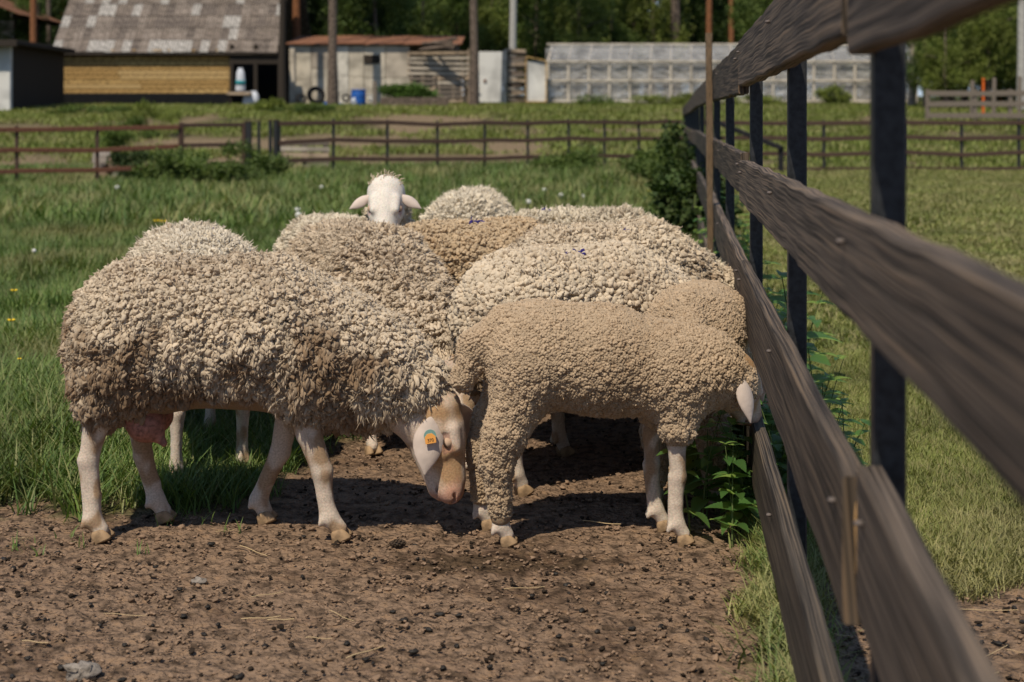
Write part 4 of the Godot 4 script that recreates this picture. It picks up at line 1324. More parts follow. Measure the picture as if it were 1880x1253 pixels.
# ---------------------------------------------------------------- fences
# a sawn board between two points (its centre line), with uneven edges; u runs along the grain
func board_mesh(len: float, tall: float, thick: float, seed_: int) -> ArrayMesh:
	var f := FastNoiseLite.new()
	f.seed = seed_
	f.frequency = 1.0
	var st := SurfaceTool.new()
	st.begin(Mesh.PRIMITIVE_TRIANGLES)
	st.set_smooth_group(-1)
	var n := maxi(4, int(len / 0.07))
	var b := 0.004
	var sec := []                                    # outline of the section: eight corners, chamfered
	for q in [[-1, -1, 0], [-1, -1, 1], [1, -1, 1], [1, -1, 0], [1, 1, 0], [1, 1, 1], [-1, 1, 1], [-1, 1, 0]]:
		sec.append(q)
	var rings := []
	for i in n + 1:
		var x := len * (float(i) / n - 0.5)
		var up := tall / 2 + 0.006 * f.get_noise_2d(x * 2.2, 0.0) + 0.0012 * f.get_noise_2d(x * 9.0, 5.0)
		var dn := tall / 2 + 0.006 * f.get_noise_2d(x * 2.2, 40.0) + 0.0012 * f.get_noise_2d(x * 9.0, 45.0)
		var wz := 0.004 * f.get_noise_2d(x * 1.5, 80.0)
		var h := thick / 2
		rings.append([Vector3(x, -dn + b, h + wz), Vector3(x, up - b, h + wz), Vector3(x, up, h - b + wz), Vector3(x, up, -h + b + wz), Vector3(x, up - b, -h + wz), Vector3(x, -dn + b, -h + wz), Vector3(x, -dn, -h + b + wz), Vector3(x, -dn, h - b + wz)])
	var girth := [0.0, tall, tall + b, tall + thick, tall + thick + b, 2 * tall + thick, 2 * tall + thick + b, 2 * tall + 2 * thick, 2 * tall + 2 * thick + b]
	for i in n:
		for k in 8:
			var k1 := (k + 1) % 8
			var u0 := len * i / n
			var u1 := len * (i + 1) / n
			for c in [[rings[i][k], u0, girth[k]], [rings[i][k1], u0, girth[k + 1]], [rings[i + 1][k], u1, girth[k]], [rings[i + 1][k], u1, girth[k]], [rings[i][k1], u0, girth[k + 1]], [rings[i + 1][k1], u1, girth[k + 1]]]:
				st.set_uv(Vector2(c[1], c[2]))
				st.add_vertex(c[0])
	for e in [0, n]:
		for k in range(1, 7):
			for q in ([0, k, k + 1] if e == n else [0, k + 1, k]):
				st.set_uv(Vector2(rings[e][q].y * 0.6, rings[e][q].z * 0.5 + rings[e][q].y * 0.04))
				st.add_vertex(rings[e][q])
	st.generate_normals()
	return st.commit()

func make_board_fence() -> void:
	var o := thing("board_fence", "dark weathered board fence on slim steel posts, running from the camera to the rail fence", "fence")
	var ps := [-0.6, 0.42, 1.71, 2.95, 4.36, 6.3, 8.1, 10.0, 12.0, 14.0, 16.0, 18.0, 20.0, 22.0, 24.0, 26.0, 27.9]
	var r := RandomNumberGenerator.new()
	r.seed = 33
	var w := 0.038
	for d: float in ps:
		var y := gh(fence_x(d), d)
		part("post", box(Vector3(w, 1.29, w), 0.003), M.post, o, Transform3D(Basis(Vector3.UP, -0.11), Vector3(fence_x(d), y + 0.645 - 0.03, -d)))
	var rows := [[1.138, 1.285], [0.805, 0.935], [0.452, 0.622], [0.108, 0.272]]
	var joints := [[0, 2, 4, 6, 8, 10, 12, 14, 16], [0, 1, 4, 6, 8, 10, 12, 14, 16], [0, 2, 4, 6, 8, 10, 12, 14, 16], [0, 1, 4, 6, 8, 10, 12, 14, 16]]
	var bolt := SphereMesh.new()
	bolt.radius = 0.006
	bolt.height = 0.008
	bolt.radial_segments = 10
	bolt.rings = 5
	for k in 4:
		var js: Array = joints[k]
		for i in js.size() - 1:
			var d0: float = ps[js[i]]
			var d1: float = ps[js[i + 1]]
			var lift := r.randf_range(-0.012, 0.012)
			var tall: float = rows[k][1] - rows[k][0] + r.randf_range(-0.008, 0.008)
			var mid: float = (rows[k][0] + rows[k][1]) / 2.0
			var thick := r.randf_range(0.026, 0.034)
			var off := w / 2 + thick / 2 + 0.003
			var a := Vector3(fence_x(d0) - off, mid + lift + gh(fence_x(d0), d0), -d0 - 0.004)
			var b := Vector3(fence_x(d1) - off, mid + r.randf_range(-0.012, 0.012) + gh(fence_x(d1), d1), -d1 + 0.004)
			if k == 2 and i == 0:                     # the near board of the third row hangs slightly out of line
				b += Vector3(0.012, 0.004, 0.012)
			part("board", board_mesh(a.distance_to(b), tall, thick, k * 50 + i), M["board%d" % [r.randi() % 3]], o, between(a, b))
			for j in range(js[i], js[i + 1] + 1):
				var dd: float = ps[j]
				if dd < 1.0 or dd > 9.0:
					continue
				var t := (dd - d0) / (d1 - d0)
				var p := a.lerp(b, clampf(t, 0.03, 0.97)) + Vector3(-thick / 2 - 0.005, 0, 0)
				part("bolt", bolt, M.bolt, o, Transform3D(Basis.IDENTITY, p + Vector3(0, tall * 0.22, 0)))
	# the split, orange end of the third-row board at the near post
	var sp := at(1566, 985, 1.735)
	part("split_end", lump(321, 0.7), M.fresh, o, Transform3D(Basis(Vector3.UP, -0.1) * Basis.from_scale(Vector3(0.005, 0.045, 0.007)), Vector3(fence_x(1.71) - 0.036, 0.53, -1.706)))
	# lone stake leaning on the fence
	var a := Vector3(fence_x(6.85) - 0.075, 0.0, -6.85)
	var s := part("wooden_stake", board_mesh(1.47, 0.03, 0.028, 990), M.stake, self, Transform3D(Basis(Vector3(0, 0, 1), PI / 2 + 0.005), a + Vector3(0, 0.735, 0)))
	tag(s, "thin pale wooden stake standing upright against the board fence", "stake")

func fence_run(called: String, label: String, posts: Array, heights: Array, rail_tall: float, post_w: float, tall: float, rail_m: Material, post_m: Material, group := "") -> Node3D:
	var o := thing(called, label, "fence", Vector3.ZERO, 0.0, group)
	for i in posts.size():
		var p: Vector2 = posts[i]
		part("post", box(Vector3(post_w, tall + 0.1, post_w), 0.004), post_m, o, Transform3D(Basis.IDENTITY, Vector3(p.x, gh(p.x, p.y) + tall / 2 - 0.05, -p.y)))
		if i == 0:
			continue
		var q: Vector2 = posts[i - 1]
		for k in heights.size():
			var h: float = heights[k]
			var a := Vector3(q.x, gh(q.x, q.y) + h, -q.y + post_w / 2 + 0.018)
			var b := Vector3(p.x, gh(p.x, p.y) + h, -p.y + post_w / 2 + 0.018)
			var len := a.distance_to(b) - 0.004
			var sag := 0.012 * sin(i * 2.7 + k * 1.9)
			part("rail", board_mesh(len, rail_tall, 0.03, i * 7 + k), rail_m, o, between(a + Vector3(0, sag, 0), b - Vector3(0, sag, 0)))
	return o

func make_far_fences() -> void:
	var line := func(u: float) -> Vector2:
		var d := lerpf(22.6, 27.9, clampf(u / 1259.0, -0.3, 1.0))
		return Vector2((u - 940.0) / F * d, d)
	var rails := [1.0, 0.68, 0.35, 0.03]
	var left := []
	for u in [-150, 30, 178, 330]:
		left.append(line.call(u))
	fence_run("rail_fence", "rusty red rail fence before the plank barn, ending at the dark gate", left, [1.0, 0.66, 0.33, 0.0], 0.075, 0.05, 1.06, M.rust, M.darkrail, "rail fences behind the pasture")
	var gate := thing("field_gate", "dark metal gate of three rails between thick posts in the rail fence", "gate")
	var ga: Vector2 = line.call(334)
	var gb: Vector2 = line.call(447)
	for h in [1.02, 0.68, 0.34]:
		part("rail", box(Vector3(ga.distance_to(gb), 0.065, 0.035), 0.004), M.darkrail, gate, between(Vector3(ga.x, h + gh(ga.x, ga.y), -ga.y), Vector3(gb.x, h + gh(gb.x, gb.y), -gb.y)))
	for u in [[334, 0.05], [447, 0.06]]:
		var p: Vector2 = line.call(u[0])
		part("upright", box(Vector3(u[1], 0.75, 0.045), 0.004), M.darkrail, gate, Transform3D(Basis.IDENTITY, Vector3(p.x, 0.69 + gh(p.x, p.y), -p.y)))
	for u in [[456, 0.1], [475, 0.05], [496, 0.06], [506, 0.08]]:
		var p: Vector2 = line.call(u[0])
		var o := thing("gate_post", "thick dark post where gate and rail fence meet" if u[1] > 0.07 else "slim dark post beside the gate", "post", Vector3(p.x, gh(p.x, p.y), -p.y), 0.0, "posts at the gate")
		part("shaft", box(Vector3(u[1], 1.12, u[1]), 0.01), M.post, o, Transform3D(Basis.IDENTITY, Vector3(0, 0.5, 0)))
		part("cap", box(Vector3(u[1] + 0.015, 0.02, u[1] + 0.015), 0.004), M.darkrail, o, Transform3D(Basis.IDENTITY, Vector3(0, 1.072, 0)))
	var right := []
	for u in [512, 612, 711, 803, 890, 969, 1044, 1110, 1173, 1222, 1262]:
		right.append(line.call(u))
	fence_run("rail_fence", "dark brown four-rail fence crossing behind the flock, from gate to board fence", right, rails, 0.075, 0.05, 1.06, M.darkrail, M.post, "rail fences behind the pasture")
	var pad := []
	for u in [1268, 1390, 1513, 1660, 1766, 1871, 1990]:
		pad.append(Vector2((u - 940.0) / F * 28.2, 28.2))
	fence_run("rail_fence", "brown four-rail fence at the back of the mown paddock", pad, [0.98, 0.68, 0.37, 0.06], 0.085, 0.055, 1.05, M.darkrail, M.post, "rail fences behind the pasture")
	var brace := thing("fence_brace", "dark slanting bar leaning across the paddock rails behind the board fence", "brace")
	var b0 := at(1310, 222, 28.0)
	var b1 := at(1435, 272, 27.0)
	part("bar", box(Vector3(b0.distance_to(b1), 0.09, 0.05), 0.006), M.tar, brace, between(b0, b1))
	part("foot", box(Vector3(0.1, 0.62, 0.05), 0.006), M.tar, brace, Transform3D(Basis.IDENTITY, b1 + Vector3(0, -0.27, -0.06)))
	var grey_ := []
	for u in [1703, 1790, 1855, 1960]:
		grey_.append(Vector2((u - 940.0) / F * 46.0, 46.0))
	var gf := fence_run("plank_fence", "pale grey three-rail plank fence by the shrubs beyond the paddock", grey_, [0.92, 0.58, 0.2], 0.17, 0.12, 1.05, M.greyrail, M.greyrail)
	for u in [[1785, 148, 0.16], [1825, 143, 0.16], [1872, 140, 0.14]]:
		var p := at(u[0], u[1], 48.0)
		var g := gh(p.x, 48.0)
		var o := thing("fence_stake", "grey round stake standing behind the pale plank fence", "stake", Vector3(p.x, g, -48.0), 0.0, "stakes behind the plank fence")
		part("shaft", loft([[Vector3(0, -0.1, 0), u[2] * 0.5, u[2] * 0.5], [Vector3(0.02, p.y - g - 0.03, 0), u[2] * 0.45, u[2] * 0.45], [Vector3(0.02, p.y - g, 0), u[2] * 0.3, u[2] * 0.3]], Vector3(0, 0, 1), 8), M.greyrail, o)
	var op := at(1806, 147, 47.5)
	var og := gh(op.x, 47.5)
	var os := thing("marker_pole", "thin bright orange pole behind the pale plank fence", "pole", Vector3(op.x, og, -47.5))
	part("shaft", loft([[Vector3(0, -0.1, 0), 0.05, 0.05], [Vector3(0, op.y - og, 0), 0.045, 0.045]], Vector3(0, 0, 1), 8), M.orange, os)
	part("cap", loft([[Vector3(0, op.y - og - 0.02, 0), 0.055, 0.055], [Vector3(0, op.y - og + 0.06, 0), 0.05, 0.05]], Vector3(0, 0, 1), 8), M.orange, os)

# ---------------------------------------------------------------- the farmyard, about sixty metres off
func slab(parent: Node3D, called: String, m: Material, a: Vector3, b: Vector3, thick: float, bevel := 0.008) -> MeshInstance3D:   # an upright panel facing the camera from corner a to corner b
	return part(called, box(Vector3(absf(b.x - a.x), absf(b.y - a.y), thick), bevel), m, parent, Transform3D(Basis.IDENTITY, (a + b) / 2.0))

func make_barn() -> void:
	var D := 60.0
	var r := RandomNumberGenerator.new()
	r.seed = 88
	var o := thing("barn", "plank barn of yellow boards over black sheeting under a steep mottled slab roof", "barn")
	var x0 := at(111, 0, D).x
	var x1 := at(423, 0, D).x
	var x2 := at(516, 0, D).x
	var base := at(0, 196, D).y
	var eave := at(0, 97, D).y
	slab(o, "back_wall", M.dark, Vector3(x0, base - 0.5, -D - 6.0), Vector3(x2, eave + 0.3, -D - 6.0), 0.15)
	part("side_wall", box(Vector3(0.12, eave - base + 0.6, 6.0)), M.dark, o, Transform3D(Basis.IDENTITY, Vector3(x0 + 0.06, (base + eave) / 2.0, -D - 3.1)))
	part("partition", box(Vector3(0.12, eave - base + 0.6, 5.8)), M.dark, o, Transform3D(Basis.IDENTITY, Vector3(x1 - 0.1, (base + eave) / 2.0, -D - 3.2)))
	slab(o, "sheeting", M.tar, Vector3(x0 - 0.15, base - 0.2, -D + 0.05), Vector3(x1 + 0.02, at(0, 172, D).y, -D + 0.05), 0.04)
	for k in 6:
		var y := lerpf(base, at(0, 172, D).y, (k + 0.5) / 6.0)
		slab(o, "sheet_rib", M.tar, Vector3(x0 - 0.15, y - 0.012, -D + 0.085), Vector3(x1 + 0.02, y + 0.012, -D + 0.085), 0.03)
	var top := at(0, 172, D).y
	var n := 9
	var step := (eave + 0.05 - top) / n
	for k in n:
		var y := top + step * k
		var split := lerpf(x0, x1, r.randf_range(0.25, 0.75))
		for seg in [[x0, split - 0.006], [split + 0.006, x1]]:
			slab(o, "plank", M["plank%d" % [r.randi() % 3]], Vector3(seg[0], y + 0.012, -D - 0.02 + r.randf_range(-0.008, 0.008)), Vector3(seg[1], y + step - 0.012, -D - 0.02), 0.04)
	slab(o, "wall_backing", M.dark, Vector3(x0, top - 0.1, -D - 0.1), Vector3(x1, eave + 0.05, -D - 0.1), 0.06)
	for u in [209, 248, 287, 296, 312, 357, 400]:
		part("rafter_end", box(Vector3(0.14 if u != 287 else 0.3, 0.14, 0.5), 0.01), M.plank1, o, Transform3D(Basis.IDENTITY, Vector3(at(u, 0, D).x, eave + 0.06, -D - 0.02)))
	for u in [426, 470, 518]:
		part("post", box(Vector3(0.16 if u < 510 else 0.34, eave - base + 0.7, 0.16), 0.01), M.dark, o, Transform3D(Basis.IDENTITY, Vector3(at(u, 0, D).x, (eave + base) / 2.0, -D + 0.1)))
	slab(o, "tie_beam", M.dark, Vector3(x1, at(0, 118, D).y, -D + 0.1), Vector3(x2, eave + 0.1, -D + 0.1), 0.14)
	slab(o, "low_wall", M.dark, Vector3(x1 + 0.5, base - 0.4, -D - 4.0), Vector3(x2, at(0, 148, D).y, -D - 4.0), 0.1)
	# the roof: rows of worn slabs, each lapping the one below
	var cols := 26
	var rows := 8
	var rx0 := at(97, 0, D).x
	var rx1 := at(511, 0, D).x
	var slope := 0.78
	var ux := Vector3(0, sin(slope), -cos(slope))
	var from := Vector3(0, eave - 0.02, -D + 0.27)
	var roof := part("roof", box(Vector3(rx1 - rx0 - 0.1, 0.08, 6.4)), M.dark, o, Transform3D(Basis(Vector3.RIGHT, slope), from + Vector3((rx0 + rx1) / 2.0, 0, 0) + ux * 3.2 - Vector3(0, 0.09, 0)))
	var cw := (rx1 - rx0) / cols
	var meshes := [slate_mesh(cw, 0.92, 1), slate_mesh(cw, 0.92, 2), slate_mesh(cw, 0.92, 3)]
	for j in rows:
		for i in cols:
			var t := Transform3D(Basis(Vector3.RIGHT, slope - 0.03) * Basis(Vector3.UP, r.randf_range(-0.015, 0.015)), from + Vector3(rx0 + (i + 0.5) * cw, 0.02 + r.randf_range(0, 0.012), 0) + ux * (j * 0.79 + 0.44 + r.randf_range(-0.04, 0.04)))
			var kind := 3 if r.randf() < (0.45 if j == 0 else 0.16) else r.randi() % 3
			part("roof_slab", meshes[r.randi() % 3], M["slate%d" % kind], roof, roof.transform.affine_inverse() * t)
	# back slope
	part("back_slope", box(Vector3(rx1 - rx0, 0.08, 6.4)), M.slate1, o, Transform3D(Basis(Vector3.RIGHT, -slope), from + Vector3((rx0 + rx1) / 2.0, 4.42, -8.9)  + Vector3(0, -2.2, -0.1)))
	# sacks and bags in the open bay
	for s in [[441, 128, 168, 0.42, M.sack], [455, 172, 192, 0.5, M.sack], [466, 170, 194, 0.45, M.sack]]:
		var a := at(s[0], s[1], D - 0.4)
		var b := at(s[0], s[2], D - 0.4)
		var sk := thing("feed_sack", "tall white sack with a teal band in the barn's open bay" if s[1] == 128 else "white bag slumped at the foot of the barn's open bay", "sack", b, 0.0, "" if s[1] == 128 else "white bags by the barn")
		var h: float = a.y - b.y
		part("bag", loft([[Vector3(0, 0, 0), s[3] * 0.42, 0.16], [Vector3(0, 0.05, 0), s[3] * 0.52, 0.2], [Vector3(0.02, h * 0.55, 0), s[3] * 0.47, 0.19], [Vector3(0, h * 0.88, 0), s[3] * 0.4, 0.14], [Vector3(0, h, 0), s[3] * 0.25, 0.05]], Vector3(1, 0, 0), 12), s[4], sk)
		part("neck", loft([[Vector3(0, h * 0.95, 0), s[3] * 0.2, 0.06], [Vector3(0, h + 0.07, 0), s[3] * 0.3, 0.05]], Vector3(1, 0, 0), 10), s[4], sk)
		if s[1] == 128:
			part("band", loft([[Vector3(0.0, h * 0.3, 0), s[3] * 0.51, 0.21], [Vector3(0.015, h * 0.5, 0), s[3] * 0.5, 0.21]], Vector3(1, 0, 0), 12), M.teal, sk)
	part("sack_shelf", box(Vector3(1.0, 0.12, 0.8), 0.01), M.pallet, o, Transform3D(Basis.IDENTITY, at(441, 171, D - 0.4) + Vector3(0.0, -0.03, 0)))

func slate_mesh(w: float, l: float, seed_: int) -> ArrayMesh:       # slightly corrugated roof slab with a chipped lower edge
	var r := RandomNumberGenerator.new()
	r.seed = seed_
	var st := SurfaceTool.new()
	st.begin(Mesh.PRIMITIVE_TRIANGLES)
	st.set_smooth_group(-1)
	var n := 6
	for i in n:
		var xa := w * (float(i) / n - 0.5)
		var xb := w * (float(i + 1) / n - 0.5) 
		var ya := 0.03 * (i % 2)
		var yb := 0.03 * ((i + 1) % 2)
		var za := l / 2 - r.randf_range(0, 0.05)
		quad(st, Vector3(xa, ya, -l / 2), Vector3(xb, yb, -l / 2), Vector3(xb, yb, za), Vector3(xa, ya, za))
		quad(st, Vector3(xa, ya, za), Vector3(xb, yb, za), Vector3(xb, yb - 0.03, za), Vector3(xa, ya - 0.03, za))
	st.generate_normals()
	return st.commit()

func make_sheds() -> void:
	var D := 61.0
	var r := RandomNumberGenerator.new()
	r.seed = 121
	# whitewashed house at the frame's edge
	var hD := 52.0
	var h := thing("outbuilding", "whitewashed outbuilding beside the plank barn, its gable coloured dark as shade under a flat dark roof", "building")
	var hx := at(20, 0, hD).x
	var hb := gh(hx, hD)
	var hy := at(0, 84, hD).y
	slab(h, "front_wall", M.white, Vector3(hx - 7.0, hb - 0.3, -hD), Vector3(hx, hy, -hD), 0.25)
	part("side_wall", box(Vector3(0.25, hy - hb + 0.3, 6.0)), M.dark, h, Transform3D(Basis.IDENTITY, Vector3(hx - 0.128, (hy + hb - 0.3) / 2.0, -hD - 3.13)))  # gable's shade is put into the colour: dark in place of whitewash
	part("roof", box(Vector3(7.6, 0.18, 6.9), 0.02), M.dark, h, Transform3D(Basis.IDENTITY, Vector3(hx - 3.4, hy + 0.1, -hD - 2.9)))
	slab(h, "gutter", M.dark, Vector3(hx - 7.2, hy - 0.06, -hD + 0.6), Vector3(hx + 0.42, hy + 0.06, -hD + 0.6), 0.1)
	slab(h, "door", M.panel1, Vector3(hx - 2.6, hb, -hD + 0.14), Vector3(hx - 1.6, hb + 2.0, -hD + 0.14), 0.05)
	# tiled roof of a higher house behind it
	var t := thing("tiled_house", "house behind the outbuilding showing its brown tiled eave", "house")
	var tx := at(46, 0, 63.0).x
	var ty := at(0, 28, 63.0).y
	slab(t, "wall", M.panel3, Vector3(tx - 9.0, gh(tx, 64.0) - 0.3, -65.0), Vector3(tx - 1.2, ty - 0.1, -65.0), 0.2)
	for k in 14:
		for i in 9:
			part("roof_tile", box(Vector3(0.98, 0.05, 0.5), 0.01), M.tile, t, Transform3D(Basis(Vector3(0, 0, 1), -0.38) * Basis(Vector3.RIGHT, r.randf_range(-0.02, 0.02)), Vector3(tx - 0.4 - i * 0.9, ty + 0.15 + i * 0.362, -62.5 - k * 0.48)))
	part("eave_board", box(Vector3(0.05, 0.2, 7.0)), M.dark, t, Transform3D(Basis.IDENTITY, Vector3(tx - 0.35, ty - 0.05, -65.7)))
	# long low shed
	var s := thing("shed", "long low shed of patched whitewashed panels under a rusty sheet roof", "shed")
	var sx0 := at(537, 0, D).x
	var sx1 := at(752, 0, D).x
	var sb := at(0, 191, D).y
	var sy := at(0, 84, D).y
	var edges := [537, 571, 604, 640, 668, 707, 752]
	for i in edges.size() - 1:
		var xa := at(edges[i], 0, D).x
		var xb := at(edges[i + 1], 0, D).x
		var cut := sb + (sy - sb) * r.randf_range(0.42, 0.62)
		slab(s, "panel", M["panel%d" % [r.randi() % 3]], Vector3(xa + 0.012, sb - 0.2, -D + r.randf_range(-0.02, 0.02)), Vector3(xb - 0.012, cut - 0.01, -D), 0.05)
		slab(s, "panel", M["panel%d" % [r.randi() % 4]], Vector3(xa + 0.012, cut + 0.01, -D + r.randf_range(-0.02, 0.02)), Vector3(xb - 0.012, sy, -D), 0.05)
	slab(s, "corner_post", M.frame, Vector3(sx0 - 0.12, sb - 0.2, -D + 0.08), Vector3(sx0 + 0.1, sy, -D + 0.08), 0.1)
	slab(s, "window", M.dark, Vector3(at(668, 0, D).x, at(0, 117, D).y, -D + 0.06), Vector3(at(698, 0, D).x, at(0, 101, D).y, -D + 0.06), 0.04)
	slab(s, "back_wall", M.panel3, Vector3(sx0, sb, -D - 3.5), Vector3(sx1 + 2.0, sy + 0.4, -D - 3.5), 0.1)
	part("side_wall", box(Vector3(0.08, sy - sb, 3.4)), M.panel1, s, Transform3D(Basis.IDENTITY, Vector3(sx0 + 0.06, (sy + sb) / 2.0, -D - 1.75)))
	var rx := sx0 - 0.3
	var wide := at(848, 0, D).x - rx
	for k in 9:
		part("roof_sheet", box(Vector3(wide / 9.0 - 0.012, 0.05, 4.6), 0.008), M.rustroof, s, Transform3D(Basis(Vector3.RIGHT, 0.13) * Basis(Vector3(0, 0, 1), r.randf_range(-0.015, 0.015)), Vector3(rx + (k + 0.5) * wide / 9.0, sy + 0.36 + r.randf_range(-0.02, 0.02), -D - 2.05)))
	# dark things leaning on the shed
	for u in [[553, 172, 192, 0.32], [580, 158, 192, 0.3], [635, 172, 188, 0.3]]:
		var b := at(u[0], u[2], D - 0.5)
		var o := thing("old_tyre", "dark worn tyre leaning upright against the shed wall", "tyre", b, 0.3, "tyres by the shed")
		var tm := TorusMesh.new()
		var rad: float = (at(0, u[1], D).y - at(0, u[2], D).y) / 2.0
		tm.outer_radius = rad
		tm.inner_radius = rad * 0.5
		tm.rings = 20
		tm.ring_segments = 10
		part("tread", tm, M.tar, o, Transform3D(Basis(Vector3.RIGHT, PI / 2 - 0.15), Vector3(0, rad, 0)))
	# blue barrel and tarpaulin
	var bb := at(658, 198, D - 2.5)
	var ba := thing("barrel", "bright blue plastic barrel standing in front of the shed", "barrel", bb)
	var bh: float = at(0, 165, D - 2.5).y - bb.y
	part("drum", loft([[Vector3(0, 0, 0), 0.27, 0.27], [Vector3(0, 0.04, 0), 0.3, 0.3], [Vector3(0, bh * 0.3, 0), 0.31, 0.31], [Vector3(0, bh * 0.33, 0), 0.325, 0.325], [Vector3(0, bh * 0.36, 0), 0.31, 0.31], [Vector3(0, bh * 0.64, 0), 0.31, 0.31], [Vector3(0, bh * 0.67, 0), 0.325, 0.325], [Vector3(0, bh * 0.7, 0), 0.31, 0.31], [Vector3(0, bh - 0.04, 0), 0.3, 0.3], [Vector3(0, bh, 0), 0.27, 0.27]], Vector3(1, 0, 0), 20), M.barrel, ba)
	part("rim", loft([[Vector3(0, bh - 0.03, 0), 0.315, 0.315], [Vector3(0, bh + 0.02, 0), 0.315, 0.315]], Vector3(1, 0, 0), 20), M.barrel, ba)
	var rag := part("plastic_bag", lump(331, 0.5), M.sack, self, Transform3D(Basis.from_scale(Vector3(0.12, 0.17, 0.09)), at(650, 187, D - 2.9)))
	tag(rag, "crumpled pale bag hanging on the blue barrel", "bag")
	var tarp := part("tarpaulin", lump(332, 0.5), M.barrel, self, Transform3D(Basis.from_scale(Vector3(0.5, 0.1, 0.25)), at(610, 192, D - 1.8)))
	tag(tarp, "crumpled blue tarpaulin lying at the foot of the shed", "tarpaulin")
	var buck := thing("bucket", "small white bucket beside the blue barrel", "bucket", at(682, 188, D - 2.0))
	part("pail", loft([[Vector3.ZERO, 0.13, 0.13], [Vector3(0, 0.3, 0), 0.17, 0.17]], Vector3(1, 0, 0), 14), M.white, buck)
	part("rim", loft([[Vector3(0, 0.28, 0), 0.18, 0.18], [Vector3(0, 0.31, 0), 0.18, 0.18]], Vector3(1, 0, 0), 14), M.white, buck)
	# planted bed
	var bed := thing("planter", "timber planter box heaped with leafy green plants before the pallet wall", "planter", at(748, 199, D - 4.0))
	for k in 2:
		part("side_board", box(Vector3(2.7, 0.2, 0.06), 0.01), M.bark, bed, Transform3D(Basis.IDENTITY, Vector3(0.3, 0.12 + k * 0.21, 0.5)))
	for u in [-1.0, 1.6]:
		part("end_board", box(Vector3(0.06, 0.42, 1.0), 0.01), M.bark, bed, Transform3D(Basis.IDENTITY, Vector3(u, 0.22, 0)))
	crown_into(bed, "leaves", Vector3(0.1, 0.62, 0), Vector3(1.35, 0.34, 0.6), 700, 0.16, [Color(0.1, 0.17, 0.035), Color(0.08, 0.14, 0.03)], 901)
	var pst := thing("yard_post", "grey post standing in the yard beside the planter", "post", at(688, 198, D - 4.5))
	part("shaft", box(Vector3(0.16, 1.0, 0.12), 0.01), M.greyrail, pst, Transform3D(Basis.IDENTITY, Vector3(0, 0.5, 0)))
	part("head", box(Vector3(0.13, 0.06, 0.1), 0.01), M.greyrail, pst, Transform3D(Basis.IDENTITY, Vector3(0, 1.03, 0)))
	# wall of pallets
	for p in [[748, 862, 93, 140], [752, 800, 140, 168], [803, 862, 140, 190]]:
		var o := thing("pallet", "grey pallet with open slats stacked as a wall beside the shed" if p[0] != 748 else "broad slatted pallet forming the upper part of the yard wall", "pallet", Vector3.ZERO, 0.0, "" if p[0] == 748 else "lower pallets of the wall")
		var y0 := at(0, p[3], D).y
		var y1 := at(0, p[2], D).y
		var xa := at(p[0], 0, D).x
		var xb := at(p[1], 0, D).x
		var n := int((y1 - y0) / 0.19)
		for k in n:
			var y := lerpf(y0, y1, (k + 0.5) / n)
			part("slat", box(Vector3(xb - xa, 0.12, 0.03), 0.005), [M.pallet, M.greyrail, M.panel1][r.randi() % 3], o, Transform3D(Basis(Vector3(0, 0, 1), r.randf_range(-0.025, 0.025)), Vector3((xa + xb) / 2.0, y, -D + 0.06)))
		for k in 3:
			part("bearer", box(Vector3(0.11, y1 - y0, 0.1), 0.005), M.pallet, o, Transform3D(Basis.IDENTITY, Vector3(lerpf(xa + 0.06, xb - 0.06, k / 2.0), (y0 + y1) / 2.0, -D)))
	var pile := thing("pole_stack", "stack of rough poles lying on top of the pallet wall", "timber")
	for k in 9:
		var a := at(r.randf_range(770, 800), r.randf_range(70, 92), D - 0.4)
		var b := at(r.randf_range(830, 848), r.randf_range(68, 90), D - 1.2)
		part("pole", loft([[a, 0.05, 0.05], [b, 0.04, 0.04]], Vector3(0, 0, 1), 8), M.bark, pile)
	for k in 5:
		var u := 848.0 + k * 6.0
		var o := thing("leaning_board", "rough grey board leaning between pallets and white door", "board", Vector3.ZERO, 0.0, "boards leaning by the white door")
		var a := at(u, 190, D - 0.3)
		var b := at(u + r.randf_range(-6, 12), 92 + r.randf_range(-6, 8), D + 0.2)
		part("plank", box(Vector3(a.distance_to(b), 0.14, 0.04), 0.006), [M.pallet, M.greyrail][k % 2], o, between(a, b, Vector3.BACK))
		part("batten", box(Vector3(0.22, 0.06, 0.03), 0.005), M.pallet, o, Transform3D(Basis.IDENTITY, a.lerp(b, 0.3) + Vector3(0, 0, 0.05)))
	var dr := thing("white_door", "white painted panel door standing upright in the yard wall", "door")
	slab(dr, "leaf_panel", M.white, at(879, 188, D), at(923, 95, D), 0.06)
	slab(dr, "frame_post", M.frame, at(924, 190, D - 0.05), at(930, 92, D - 0.05), 0.1)
	slab(dr, "latch", M.rust, at(888, 146, D - 0.06), at(893, 151, D - 0.06), 0.04)
	var lw := thing("timber_pile", "pile of dark weathered timber between white door and greenhouse", "timber")
	for k in 15:
		var y := lerpf(186, 92, k / 14.0)
		var a := at(930 + r.randf_range(-3, 3), y, D + 0.3)
		var b := at(966 + r.randf_range(-6, 6), y + r.randf_range(-4, 4), D + 0.3)
		part("beam", box(Vector3(a.distance_to(b), 0.13, 0.2), 0.008), [M.bark, M.dark, M.pallet, M.greyrail][k % 4], lw, between(a, b))

